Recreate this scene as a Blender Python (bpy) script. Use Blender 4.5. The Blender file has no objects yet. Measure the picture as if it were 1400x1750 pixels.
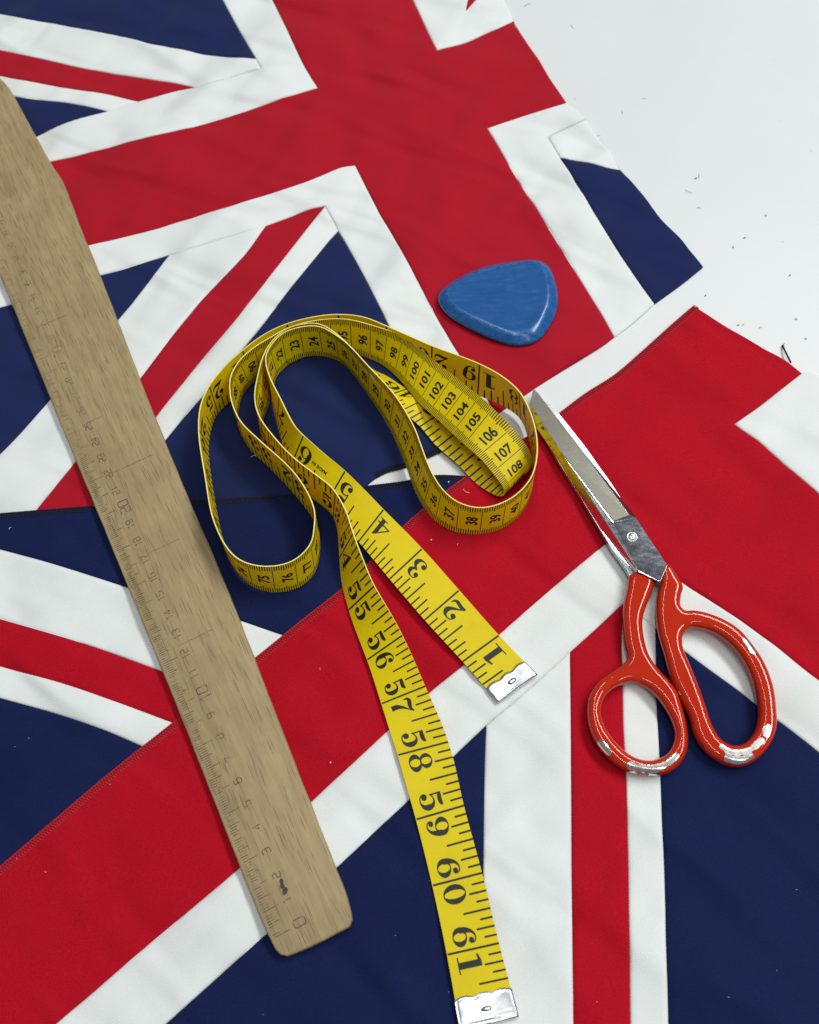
import bpy, bmesh, math, random
import numpy as np
from mathutils import Vector, Matrix, noise
from mathutils.geometry import delaunay_2d_cdt, tessellate_polygon
random.seed(7)
S = bpy.context.scene
COL = S.collection
CM = 0.01                                   # all builders work in centimetres

# ------------------------------------------------------------------ camera
F_PX, CXP, CYP = 1650.0, 700.0, 875.0       # focal length and centre, in pixels of the 1400 x 1750 photograph
CAM_H = 39.7                                # camera height over the table, cm
_n = np.array([0.0629, 0.4945, 1.0]); _n /= np.linalg.norm(_n)
_X = np.array([1.0, 0, 0]) - _n[0] * _n; _X /= np.linalg.norm(_X)
_Y = -np.cross(_n, _X)
if _Y[1] > 0: _Y = -_Y
R_W = np.stack([_X, _Y, -_n])               # rows: world axes in camera coordinates (x right, y down, z forward)

def ray(px, py):
    r = R_W @ np.array([(px - CXP) / F_PX, (py - CYP) / F_PX, 1.0])
    return r
def P(px, py, z=0.0):                       # a photo point that lies at height z over the table -> place on the table, cm
    r = ray(px, py); k = (CAM_H - z) / -r[2]
    return np.array([r[0] * k, r[1] * k, z])

cam = bpy.data.cameras.new('camera'); camo = bpy.data.objects.new('camera', cam); COL.objects.link(camo)
ax = R_W @ np.array([1.0, 0, 0]); ay = R_W @ np.array([0, -1.0, 0]); az = R_W @ np.array([0, 0, -1.0])
camo.matrix_world = Matrix(((ax[0], ay[0], az[0], 0), (ax[1], ay[1], az[1], 0), (ax[2], ay[2], az[2], CAM_H * CM), (0, 0, 0, 1)))
cam.sensor_fit = 'HORIZONTAL'; cam.sensor_width = 36.0; cam.lens = 36.0 * F_PX / 1400.0
cam.clip_start = 0.01; cam.clip_end = 50
cam.dof.use_dof = True; cam.dof.focus_distance = 0.43; cam.dof.aperture_fstop = 18
S.camera = camo

# ------------------------------------------------------------------ world and lamps (an indoor workroom)
W = bpy.data.worlds.new('World'); S.world = W; W.use_nodes = True
bg = W.node_tree.nodes['Background']
bg.inputs[0].default_value = (0.86, 0.93, 1.0, 1); bg.inputs[1].default_value = 0.22
def tube(name, loc, target, sx, sy, power, col=(0.975, 1.0, 0.975)):
    l = bpy.data.lights.new(name, 'AREA'); l.shape = 'RECTANGLE'; l.size = sx; l.size_y = sy
    l.energy = power; l.color = col
    o = bpy.data.objects.new(name, l); COL.objects.link(o); o.location = loc
    d = Vector(target) - Vector(loc); o.rotation_euler = d.to_track_quat('-Z', 'Y').to_euler()
    return o
tube('ceiling_lamp', (1.15, 0.80, 1.95), (0.0, 0.2, 0), 1.9, 0.42, 40)
tube('ceiling_lamp', (-0.06, 0.45, 1.9), (-0.06, 0.45, 0), 0.09, 1.7, 10)
tube('ceiling_lamp', (0.75, -0.75, 1.8), (0.0, 0.2, 0), 0.12, 1.3, 5)
S.view_settings.view_transform = 'Standard'; S.view_settings.look = 'None'
S.view_settings.exposure = 0.07; S.view_settings.gamma = 1.0

# ------------------------------------------------------------------ helpers
def mesh_obj(name, V, F, mat, parent=None, smooth=True, loc=(0, 0, 0)):
    me = bpy.data.meshes.new(name)
    V = (np.asarray(V, float) - np.asarray(loc, float)) * CM
    me.from_pydata(V.tolist(), [], [list(map(int, f)) for f in F]); me.update()
    if smooth: me.polygons.foreach_set('use_smooth', [True] * len(me.polygons))
    mats = mat if isinstance(mat, (list, tuple)) else [mat]
    for m in mats: me.materials.append(m)
    o = bpy.data.objects.new(name, me); COL.objects.link(o)
    o.location = tuple(np.asarray(loc) * CM)
    if parent is not None:
        o.parent = parent; o.location = tuple((np.asarray(loc) - np.asarray(parent['at'][:])) * CM)
    return o
def thing(name, label, cat, at, group=None):
    o = bpy.data.objects.new(name, None); COL.objects.link(o); o.empty_display_size = 0.02
    o.location = tuple(np.asarray(at) * CM); o['at'] = [float(v) for v in at]
    o['label'] = label; o['category'] = cat
    if group: o['group'] = group
    return o
class MB:                                    # collects shapes of one mesh
    def __init__(s): s.V = []; s.F = []; s.M = []
    def add(s, V, F, m=0):
        b = len(s.V); s.V.extend([tuple(v) for v in V]); s.F.extend([[i + b for i in f] for f in F]); s.M.extend([m] * len(F))
    def tube(s, pts, r, n=6, caps=True, m=0, flat=1.0):
        pts = [np.asarray(p, float) for p in pts]; rs = r if hasattr(r, '__len__') else [r] * len(pts)
        V = []; F = []
        for i, p in enumerate(pts):
            d = pts[min(i + 1, len(pts) - 1)] - pts[max(i - 1, 0)]; d /= (np.linalg.norm(d) + 1e-9)
            up = np.array([0, 0, 1.0]) if abs(d[2]) < .9 else np.array([1.0, 0, 0])
            a = np.cross(d, up); a /= np.linalg.norm(a); b = np.cross(a, d)
            for k in range(n):
                t = 2 * math.pi * k / n; V.append(p + rs[i] * (math.cos(t) * a + flat * math.sin(t) * b))
        for i in range(len(pts) - 1):
            for k in range(n):
                F.append([i * n + k, i * n + (k + 1) % n, (i + 1) * n + (k + 1) % n, (i + 1) * n + k])
        if caps: F.append(list(range(n))[::-1]); F.append([(len(pts) - 1) * n + k for k in range(n)])
        s.add(V, F, m)
    def build(s, name, mat, parent=None, smooth=True, loc=(0, 0, 0)):
        o = mesh_obj(name, s.V, s.F, mat, parent, smooth, loc)
        if any(s.M): o.data.polygons.foreach_set('material_index', s.M)
        return o

def catmull(pts, per=8, closed=False):
    pts = [np.asarray(p, float) for p in pts]; n = len(pts)
    if n < 3 and not closed: return [pts[0] + (pts[-1] - pts[0]) * k / per for k in range(per + 1)]
    out = []
    for i in range(n if closed else n - 1):
        if closed: p0, p1, p2, p3 = pts[i - 1], pts[i], pts[(i + 1) % n], pts[(i + 2) % n]
        else:
            p1, p2 = pts[i], pts[i + 1]
            p0 = pts[i - 1] if i > 0 else 2 * p1 - p2
            p3 = pts[i + 2] if i + 2 < n else 2 * p2 - p1
        a = max(np.linalg.norm(p1 - p0), 1e-6) ** .5; b = max(np.linalg.norm(p2 - p1), 1e-6) ** .5; c = max(np.linalg.norm(p3 - p2), 1e-6) ** .5
        m1 = (p2 - p1) + b * ((p1 - p0) / a - (p2 - p0) / (a + b)); m2 = (p2 - p1) + b * ((p3 - p2) / c - (p3 - p1) / (b + c))
        for k in range(per):
            t = k / per
            out.append((2 * t**3 - 3 * t**2 + 1) * p1 + (t**3 - 2 * t**2 + t) * m1 + (-2 * t**3 + 3 * t**2) * p2 + (t**3 - t**2) * m2)
    if not closed: out.append(pts[-1])
    return out
def resample(pts, step=None, n=None, closed=False):
    A = np.array(pts if not closed else list(pts) + [pts[0]]); d = np.r_[0, np.cumsum(np.linalg.norm(np.diff(A, axis=0), axis=1))]
    if n is None: n = max(2, int(round(d[-1] / step)) + 1)
    u = np.linspace(0, d[-1], n + 1)[:-1] if closed else np.linspace(0, d[-1], n)
    return np.stack([np.interp(u, d, A[:, k]) for k in range(A.shape[1])], 1)

# ------------------------------------------------------------------ materials
def new_mat(name):
    m = bpy.data.materials.new(name); m.use_nodes = True; nt = m.node_tree
    return m, nt, nt.nodes['Principled BSDF']
def N(nt, t, **kw):
    n = nt.nodes.new(t)
    for k, v in kw.items():
        if k in n.inputs.keys(): n.inputs[k].default_value = v
        else: setattr(n, k, v)
    return n
def L(nt, a, b): nt.links.new(a, b)
def ramp(nt, fac, stops):
    r = nt.nodes.new('ShaderNodeValToRGB'); e = r.color_ramp.elements
    while len(e) < len(stops): e.new(0.5)
    for el, (p, c) in zip(e, stops): el.position = p; el.color = (*c, 1) if len(c) == 3 else c
    L(nt, fac, r.inputs[0]); return r
def mixc(nt, fac, a, b):
    m = nt.nodes.new('ShaderNodeMix'); m.data_type = 'RGBA'
    for s, v in ((0, fac), (6, a), (7, b)):
        if hasattr(v, 'links'): L(nt, v, m.inputs[s])
        else: m.inputs[s].default_value = v if s == 0 else (*v, 1)
    return m.outputs[2]
def coords(nt, scale=(1, 1, 1), rot=(0, 0, 0)):
    tc = nt.nodes.new('ShaderNodeTexCoord'); mp = nt.nodes.new('ShaderNodeMapping')
    mp.inputs['Scale'].default_value = scale; mp.inputs['Rotation'].default_value = rot
    L(nt, tc.outputs['Object'], mp.inputs[0]); return mp.outputs[0]
def cloth(name, col, rot, sheen=0.25, grain=0.10, rough=0.85, bump=0.25, crumple=.011):
    m, nt, b = new_mat(name)
    co = coords(nt, (1, 1, 1), (0, 0, rot))
    big = N(nt, 'ShaderNodeTexNoise', Scale=38.0, Detail=4.0, Roughness=.6); L(nt, co, big.inputs['Vector'])
    fine = N(nt, 'ShaderNodeTexNoise', Scale=1700.0, Detail=2.0, Roughness=.7); L(nt, co, fine.inputs['Vector'])
    lo = tuple(c * (1 - 1.6 * grain) for c in col); hi = tuple(min(1, c * (1 + 1.6 * grain)) for c in col)
    r = ramp(nt, fine.outputs[0], [(.3, lo), (.7, hi)])
    c2 = mixc(nt, big.outputs[0], r.outputs[0], tuple(c * .90 for c in col))
    L(nt, c2, b.inputs['Base Color']); b.inputs['Roughness'].default_value = rough
    b.inputs['Specular IOR Level'].default_value = 0.14
    b.inputs['Sheen Weight'].default_value = sheen; b.inputs['Sheen Roughness'].default_value = .45
    b.inputs['Sheen Tint'].default_value = tuple(min(1, c * .6 + .35) for c in col) + (1,)
    cm_ = N(nt, 'ShaderNodeMapping'); cm_.inputs['Scale'].default_value = (9, 30, 20); L(nt, co, cm_.inputs[0])
    crum = N(nt, 'ShaderNodeTexNoise', Scale=1.0, Detail=1.0, Roughness=.4, Distortion=.6); L(nt, cm_.outputs[0], crum.inputs['Vector'])
    cm2 = N(nt, 'ShaderNodeMapping'); cm2.inputs['Scale'].default_value = (24, 7, 20); L(nt, co, cm2.inputs[0])
    cru2 = N(nt, 'ShaderNodeTexNoise', Scale=1.0, Detail=1.0, Roughness=.4, Distortion=.6); L(nt, cm2.outputs[0], cru2.inputs['Vector'])
    ca = N(nt, 'ShaderNodeMath', operation='ADD'); L(nt, crum.outputs[0], ca.inputs[0]); L(nt, cru2.outputs[0], ca.inputs[1])
    cb = N(nt, 'ShaderNodeBump', Strength=.8, Distance=crumple); L(nt, ca.outputs[0], cb.inputs['Height'])
    w1 = N(nt, 'ShaderNodeTexWave', Scale=420.0, Distortion=1.2, Detail=1.0); w1.inputs['Detail Scale'].default_value = 4; L(nt, co, w1.inputs['Vector'])
    w2 = N(nt, 'ShaderNodeTexWave', Scale=420.0, Distortion=1.2, Detail=1.0); w2.bands_direction = 'Y'; L(nt, co, w2.inputs['Vector'])
    ad = N(nt, 'ShaderNodeMath', operation='ADD'); L(nt, w1.outputs['Fac'], ad.inputs[0]); L(nt, w2.outputs['Fac'], ad.inputs[1])
    ad2 = N(nt, 'ShaderNodeMath', operation='ADD'); L(nt, ad.outputs[0], ad2.inputs[0]); L(nt, fine.outputs[0], ad2.inputs[1])
    bp = N(nt, 'ShaderNodeBump', Strength=bump, Distance=.0002); L(nt, cb.outputs[0], bp.inputs['Normal']); L(nt, ad2.outputs[0], bp.inputs['Height']); L(nt, bp.outputs[0], b.inputs['Normal'])
    return m
RED, NAVY, WHITE = (0.385, 0.0050, 0.017), (0.0095, 0.0170, 0.078), (0.74, 0.76, 0.745)
M_red1 = cloth('red_cotton', RED, .5, .12, crumple=.012); M_navy1 = cloth('navy_cotton', NAVY, .5, .14, crumple=.012); M_white1 = cloth('white_cotton', WHITE, .5, .1, .03, crumple=.016)
M_red2 = cloth('red_jersey', (0.41, 0.0018, 0.012), .72, .03, .24); M_navy2 = cloth('navy_jersey', (0.0055, 0.0108, 0.060), .72, .05, .28); M_white2 = cloth('white_jersey', WHITE, .72, .1, .035)
def plain(name, col, rough=.6, spec=.3, metal=0.0, bumps=None):
    m, nt, b = new_mat(name); b.inputs['Base Color'].default_value = (*col, 1); b.inputs['Roughness'].default_value = rough
    b.inputs['Specular IOR Level'].default_value = spec; b.inputs['Metallic'].default_value = metal
    co = coords(nt); n = N(nt, 'ShaderNodeTexNoise', Scale=900.0 if not bumps else bumps[0], Detail=3.0); L(nt, co, n.inputs['Vector'])
    c = mixc(nt, n.outputs[0], tuple(x * .85 for x in col), tuple(min(1, x * 1.12) for x in col)); L(nt, c, b.inputs['Base Color'])
    if bumps:
        bp = N(nt, 'ShaderNodeBump', Strength=bumps[1], Distance=bumps[2]); L(nt, n.outputs[0], bp.inputs['Height']); L(nt, bp.outputs[0], b.inputs['Normal'])
    return m
M_thread_red = plain('red_thread', (0.42, 0.012, 0.022), .7); M_thread_navy = plain('navy_thread', (0.006, 0.008, 0.022), .7)
M_black_thread = plain('black_thread', (0.008, 0.009, 0.014), .7); M_lint_white = plain('white_lint', (0.75, 0.75, 0.72), .9); M_lint_dark = plain('dark_lint', (0.12, 0.125, 0.14), .9)
M_ink = plain('black_ink', (0.013, 0.011, 0.008), .5)

# table
m, nt, b = new_mat('white_laminate'); M_table = m
co = coords(nt); n1 = N(nt, 'ShaderNodeTexNoise', Scale=9.0, Detail=5.0); L(nt, co, n1.inputs['Vector'])
n2 = N(nt, 'ShaderNodeTexNoise', Scale=300.0, Detail=3.0); L(nt, co, n2.inputs['Vector'])
c = mixc(nt, n1.outputs[0], (0.62, 0.635, 0.64), (0.67, 0.685, 0.68)); L(nt, c, b.inputs['Base Color'])
rr = ramp(nt, n1.outputs[0], [(.3, (.34,) * 3), (.7, (.48,) * 3)]); L(nt, rr.outputs[0], b.inputs['Roughness'])
bp = N(nt, 'ShaderNodeBump', Strength=.12, Distance=.0003); L(nt, n2.outputs[0], bp.inputs['Height']); L(nt, bp.outputs[0], b.inputs['Normal'])

# ------------------------------------------------------------------ the table top
bm = bmesh.new(); bmesh.ops.create_cube(bm, size=1.0)
for v in bm.verts: v.co = Vector((v.co.x * 2.0, v.co.y * 1.5, v.co.z * .03))
bmesh.ops.bevel(bm, geom=bm.edges[:], offset=.004, segments=3, affect='EDGES')
me = bpy.data.meshes.new('table_top'); bm.to_mesh(me); bm.free(); me.materials.append(M_table)
tt = bpy.data.objects.new('table_top', me); COL.objects.link(tt); tt.location = (0.05, .2, -.0152)
tt['kind'] = 'structure'; tt['label'] = 'white laminate cutting table top under the flag cloth'

# ------------------------------------------------------------------ sewn flag cloth
C = {   # seam lines, traced on the photograph
 # upper flag panel
 'u_na_bot': [(-150, -5), (0, 26), (180, 60), (300, 84), (370, 97), (438, 102)],
 'u_vin_top': [(300, -145), (336, -80), (380, 0), (410, 55), (438, 102)], 'u_vin_tip': [(438, 102), (446, 118)],
 'u_w1_bot': [(-150, 58), (0, 88), (100, 108), (200, 129), (333, 150)],
 'u_r1_bot': [(-150, 103), (0, 131), (80, 145), (165, 160), (237, 175)],
 'u_w2_bot': [(-150, 138), (0, 162), (60, 170), (130, 180), (185, 190)],
 'u_h1': [(-150, 318), (0, 260), (62, 234), (100, 215), (130, 204), (185, 190)], 'u_h2': [(185, 190), (237, 175)], 'u_h3': [(237, 175), (333, 150)], 'u_h4': [(333, 150), (400, 131), (446, 118)],
 'u_armtop': [(-150, 348), (0, 302), (88, 278), (200, 250), (350, 212), (450, 181), (543, 152)],
 'u_vout': [(393, -145), (430, -80), (465, 0), (490, 50), (520, 115), (543, 152)],
 'u_armbot': [(-150, 492), (0, 457), (150, 420), (260, 393), (400, 352), (520, 315), (585, 287), (607, 283)],
 'u_vleft': [(607, 283), (640, 350), (700, 455), (745, 540), (780, 600), (815, 655), (848, 710)],
 'u_vright': [(833, 222), (880, 300), (940, 395), (1000, 493), (1050, 577)],
 'u_rtop': [(833, 222), (900, 200), (968, 179)],
 'u_trl': [(632, -145), (665, -80), (705, 0), (726, 45), (747, 88)], 'u_trb': [(747, 88), (800, 72), (840, 54), (878, 36)],
 'u_out1': [(800, -150), (840, -60), (862, 0), (878, 36)], 'u_out2': [(878, 36), (893, 62), (915, 95), (942, 140), (968, 179)],
 'u_out3': [(968, 179), (985, 192), (1002, 207)], 'u_out4': [(1002, 207), (1030, 245), (1061, 291)], 'u_out5': [(1061, 291), (1095, 330), (1130, 378), (1165, 412), (1180, 432), (1201, 458)],
 'u_bot1': [(1201, 458), (1165, 487), (1118, 521)], 'u_bot2': [(1118, 521), (1085, 551), (1050, 577)], 'u_bot3': [(1050, 577), (1030, 592), (930, 654), (848, 710)],
 'u_bot4': [(848, 710), (805, 741), (769, 767)], 'u_bot5': [(769, 767), (728, 785), (690, 801), (660, 809), (630, 828), (590, 875), (400, 895), (186, 905)],
 'u_bot6': [(186, 905), (128, 910)], 'u_bot7': [(128, 910), (24, 915)], 'u_bot8': [(24, 915), (-60, 920), (-150, 925)],
 'u_ri1': [(1002, 207), (970, 222), (936, 238)], 'u_ri2': [(936, 238), (957, 271)], 'u_ri3': [(957, 271), (1000, 340), (1060, 436), (1118, 521)],
 'u_rt': [(957, 271), (1010, 281), (1061, 291)],
 'u_li1': [(-150, 572), (20, 521), (172, 473), (290, 435)], 'u_li2': [(290, 435), (330, 424), (455, 388)], 'u_li3': [(455, 388), (500, 372), (530, 360), (556, 354)],
 'u_li4': [(556, 354), (567, 374), (578, 395)], 'u_li5': [(578, 395), (625, 478), (662, 552), (715, 655), (769, 767)],
 'u_d1': [(290, 435), (203, 548), (83, 688), (0, 778), (-150, 930)], 'u_d2': [(455, 388), (425, 428), (330, 530), (245, 640), (130, 792), (24, 915)],
 'u_d3': [(556, 354), (530, 387), (400, 550), (268, 711), (128, 910)], 'u_d4': [(578, 395), (470, 528), (380, 637), (285, 752), (186, 905)],
 'u_tip': [(796, 20), (806, 10), (816, -2), (850, -80)], 'u_tipl': [(796, 20), (800, 2), (806, -20), (825, -82)],
 # lower flag: the corner panel with the navy overlocked edge
 'q_top': [(-150, 893), (0, 880), (150, 868), (330, 857), (440, 851), (520, 846), (600, 838), (628, 833), (690, 825), (741, 815), (800, 817), (830, 822)],
 'q_end': [(830, 822), (822, 834)],
 'q_w1': [(-150, 903), (0, 940), (100, 968), (214, 1004), (300, 1030), (407, 1061), (478, 1085), (500, 1092)],
 'q_r1': [(-150, 1014), (0, 1058), (143, 1100), (277, 1148), (340, 1169), (396, 1185)],
 'q_r2': [(-150, 1096), (0, 1139), (107, 1168), (200, 1200), (295, 1236), (318, 1245)],
 'q_w2': [(-150, 1150), (0, 1193), (107, 1224), (180, 1249), (245, 1277), (262, 1285)],
 'q_b1': [(822, 834), (780, 852), (705, 912), (608, 1012), (500, 1092)], 'q_b2': [(500, 1092), (440, 1142), (396, 1185)], 'q_b3': [(396, 1185), (345, 1222), (318, 1245)], 'q_b4': [(318, 1245), (262, 1285)], 'q_b5': [(262, 1285), (186, 1350), (8, 1502), (-150, 1632)],
 # lower flag: the main panel with the red overlocked edge
 'm_top': [(-150, 1612), (-60, 1535), (0, 1485), (180, 1331), (300, 1235), (435, 1129), (520, 1060), (600, 996), (700, 893), (775, 833), (830, 795), (900, 750), (960, 706), (1000, 676), (1050, 644), (1100, 601), (1150, 556), (1185, 526)],
 'm_out1': [(1185, 526), (1240, 560), (1300, 596), (1340, 618), (1369, 641)],
 'm_tr1': [(1369, 641), (1300, 694), (1255, 725)], 'm_tr2': [(1255, 725), (1310, 770), (1400, 848), (1560, 985)],
 'm_out2': [(1369, 641), (1385, 640), (1410, 652), (1560, 742)],
 'm_lo1': [(-150, 1962), (98, 1750), (250, 1618), (410, 1484), (530, 1373), (640, 1271), (734, 1185), (791, 1139), (853, 1085), (940, 1009), (1034, 931), (1056, 916)],
 'm_lo2': [(1056, 916), (1160, 992), (1280, 1072), (1400, 1164), (1560, 1290)],
 'm_i1': [(25, 1980), (120, 1895), (284, 1750), (454, 1597), (576, 1483), (640, 1423), (699, 1368), (771, 1298), (831, 1241)], 'm_i2': [(831, 1241), (905, 1178), (974, 1116)], 'm_i3': [(974, 1116), (1020, 1074), (1065, 1033)],
 'm_i4': [(1065, 1033), (1092, 1052), (1120, 1074)], 'm_i5': [(1120, 1074), (1176, 1118), (1294, 1206), (1400, 1288), (1560, 1415)],
 'm_d1': [(831, 1241), (829, 1290), (826, 1480), (824, 1750), (824, 1980)], 'm_d2': [(974, 1116), (975, 1240), (977, 1500), (980, 1750), (983, 1980)],
 'm_d3': [(1065, 1033), (1063, 1100), (1065, 1240), (1070, 1340), (1074, 1520), (1077, 1750), (1079, 1980)], 'm_d4': [(1120, 1074), (1122, 1200), (1128, 1340), (1135, 1500), (1141, 1750), (1146, 1980)],
}
PX = {k: resample(catmull([P(*p)[:2] for p in v], 10), .22) for k, v in C.items()}
def chain(names):
    out = []
    for nm in names:
        if isinstance(nm, tuple): out.append(P(*nm)[:2]); continue
        A = PX[nm[1:]][::-1] if nm[0] == '-' else PX[nm]
        for p in A:
            if not out or np.linalg.norm(out[-1] - p) > .04: out.append(np.array(p))
    if np.linalg.norm(out[0] - out[-1]) < .04: out.pop()
    return np.array(out)
def nz(x, y, s, seed): return noise.noise(Vector((x / s + seed * 7.3, y / s - seed * 3.1, seed * 1.7)))
def fold(x, y, ang, lam, seed, warp=1.2):      # soft ridges running along ang
    c, s = math.cos(ang), math.sin(ang); u = c * x + s * y; v = -s * x + c * y
    v += warp * nz(x, y, 9, seed)
    return noise.noise(Vector((u / (lam * 5) + seed, v / lam, seed * 2.3)))
A_up = math.atan2(*(P(543, 152) - P(88, 278))[[1, 0]]); A_lo = math.atan2(*(P(940, 1009) - P(410, 1484))[[1, 0]])
A_q = math.atan2(*(P(214, 1004) - P(0, 940))[[1, 0]])
def dline(A, x, y): return float(np.sqrt(((A - (x, y))**2).sum(1).min()))
def near(A, x, y, r): t_ = min(dline(A, x, y) / r, 1.0); return t_ * t_ * (3 - 2 * t_)
Q_LINE = PX['q_top'][::3]; M_LINE = PX['m_top'][::3]
def ridged(x, y, ang, lam, seed):              # narrow soft creases
    return max(0.0, 1 - 3.2 * abs(fold(x, y, ang, lam, seed, 1.6)))**2
def clampz(v, lo, hi): return lo + (hi - lo) / (1 + math.exp(-4 * (v - (lo + hi) / 2) / (hi - lo)))
def H_up(x, y):                               # cloth lies flatter where the other panel rests on it
    k = near(Q_LINE, x, y, 3.0)
    return clampz(.075 + k * (.04 + .10 * nz(x, y, 6, 1) + .11 * fold(x, y, A_up, 1.5, 2) + .08 * fold(x, y, A_up + 1.5, 1.7, 3) + .045 * ridged(x, y, A_up + .5, 3.0, 12) + .03 * nz(x, y, 1.1, 4)), .02, .22)
def H_q(x, y):
    k = near(Q_LINE, x, y, 2.5) * near(M_LINE, x, y, 3.0)
    return clampz(.165 + k * (-.035 + .07 * nz(x, y, 6, 5) + .17 * fold(x, y, A_q, 1.25, 6) + .03 * nz(x, y, 1.2, 7)), .03, .235)
def H_m(x, y):
    k = near(M_LINE, x, y, 3.0)
    return clampz(.225 + k * (-.075 + .09 * nz(x, y, 6, 8) + .12 * fold(x, y, A_lo, 1.5, 9) + .07 * fold(x, y, A_lo + 1.5, 1.7, 10) + .025 * nz(x, y, 1.1, 11)), .03, .265)
CREASE = {   # pressed folds seen in the cloth: path, height (cm), half width (cm)
 H_up: [([(92, 247), (200, 220), (350, 180), (430, 160)], .05, .16), ([(290, 285), (360, 235), (430, 205), (485, 172)], .07, .5), ([(100, 305), (150, 292), (200, 285)], -.04, .25), ([(180, 455), (300, 420), (420, 385), (540, 345)], -.035, .18),
        ([(880, 42), (840, 80), (815, 100)], -.045, .3), ([(800, 20), (790, 40), (784, 62)], -.05, .3), ([(945, 230), (975, 212), (1000, 200)], .05, .25), ([(840, 228), (870, 230), (930, 238)], -.04, .2),
        ([(600, 310), (680, 430), (760, 560)], -.035, .2), ([(650, 60), (690, 150), (720, 250), (760, 340)], .05, .6), ([(590, 20), (610, 90), (640, 150)], -.05, .5), ([(800, 180), (830, 260), (900, 400), (960, 490)], -.045, .5), ([(220, 330), (330, 300), (450, 262), (560, 225)], -.045, .5), ([(60, 40), (180, 62), (300, 95)], .04, .25), ([(960, 265), (1010, 350), (1080, 460)], .04, .22), ([(880, 250), (950, 360), (1030, 490)], -.03, .3)],
 H_q: [([(0, 968), (120, 1000), (240, 1045), (290, 1065)], -.06, .28), ([(0, 1010), (130, 1050), (270, 1105)], .06, .3), ([(0, 1040), (100, 1072), (180, 1100)], -.04, .18), ([(0, 1098), (120, 1136), (220, 1165)], -.045, .25), ([(0, 1165), (100, 1195), (210, 1240)], .04, .2), ([(60, 920), (180, 950)], .04, .3)],
 H_m: [([(180, 1732), (300, 1630), (407, 1543), (450, 1505)], -.06, .3), ([(150, 1735), (270, 1635), (400, 1520)], .05, .25), ([(540, 1400), (640, 1325), (700, 1275)], -.05, .28), ([(745, 1215), (830, 1140), (905, 1075)], -.05, .22), ([(790, 1215), (880, 1130), (960, 1060)], .05, .22), ([(150, 1390), (200, 1375), (240, 1390)], -.06, .5), ([(1300, 760), (1370, 740), (1420, 770)], .06, .4), ([(1330, 800), (1390, 780)], -.05, .3),
        ([(1200, 1010), (1300, 1100), (1400, 1180)], .04, .25), ([(1050, 690), (1080, 760), (1180, 850)], -.05, .6), ([(1190, 560), (1220, 660), (1260, 700)], .05, .5), ([(900, 1250), (905, 1400), (900, 1600)], -.045, .4), ([(860, 1300), (870, 1450), (868, 1600)], .035, .3), ([(1020, 1150), (1022, 1350), (1028, 1600)], -.03, .25), ([(420, 1640), (520, 1560), (600, 1600)], -.05, .6), ([(1200, 1300), (1290, 1420), (1330, 1600)], .05, .6)]}
for _h in CREASE: CREASE[_h] = [(resample(catmull([P(*p)[:2] for p in c_], 8), .3), a_, w_) for c_, a_, w_ in CREASE[_h]]
def HZ(H, Q):                                 # cloth height at many places
    Q = np.asarray(Q, float)[:, :2]; z = np.array([H(x, y) for x, y in Q]); hi = {H_up: .235, H_q: .24, H_m: .27}[H]
    for A, a_, w_ in CREASE[H]:
        d2 = ((Q[:, None] - A[None])**2).sum(2).min(1); z = z + a_ * np.exp(-d2 / (w_ * w_))
    return np.where(z > hi - .03, hi - .03 + .03 * np.tanh((z - hi + .03) / .03), np.maximum(z, .02))

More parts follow.
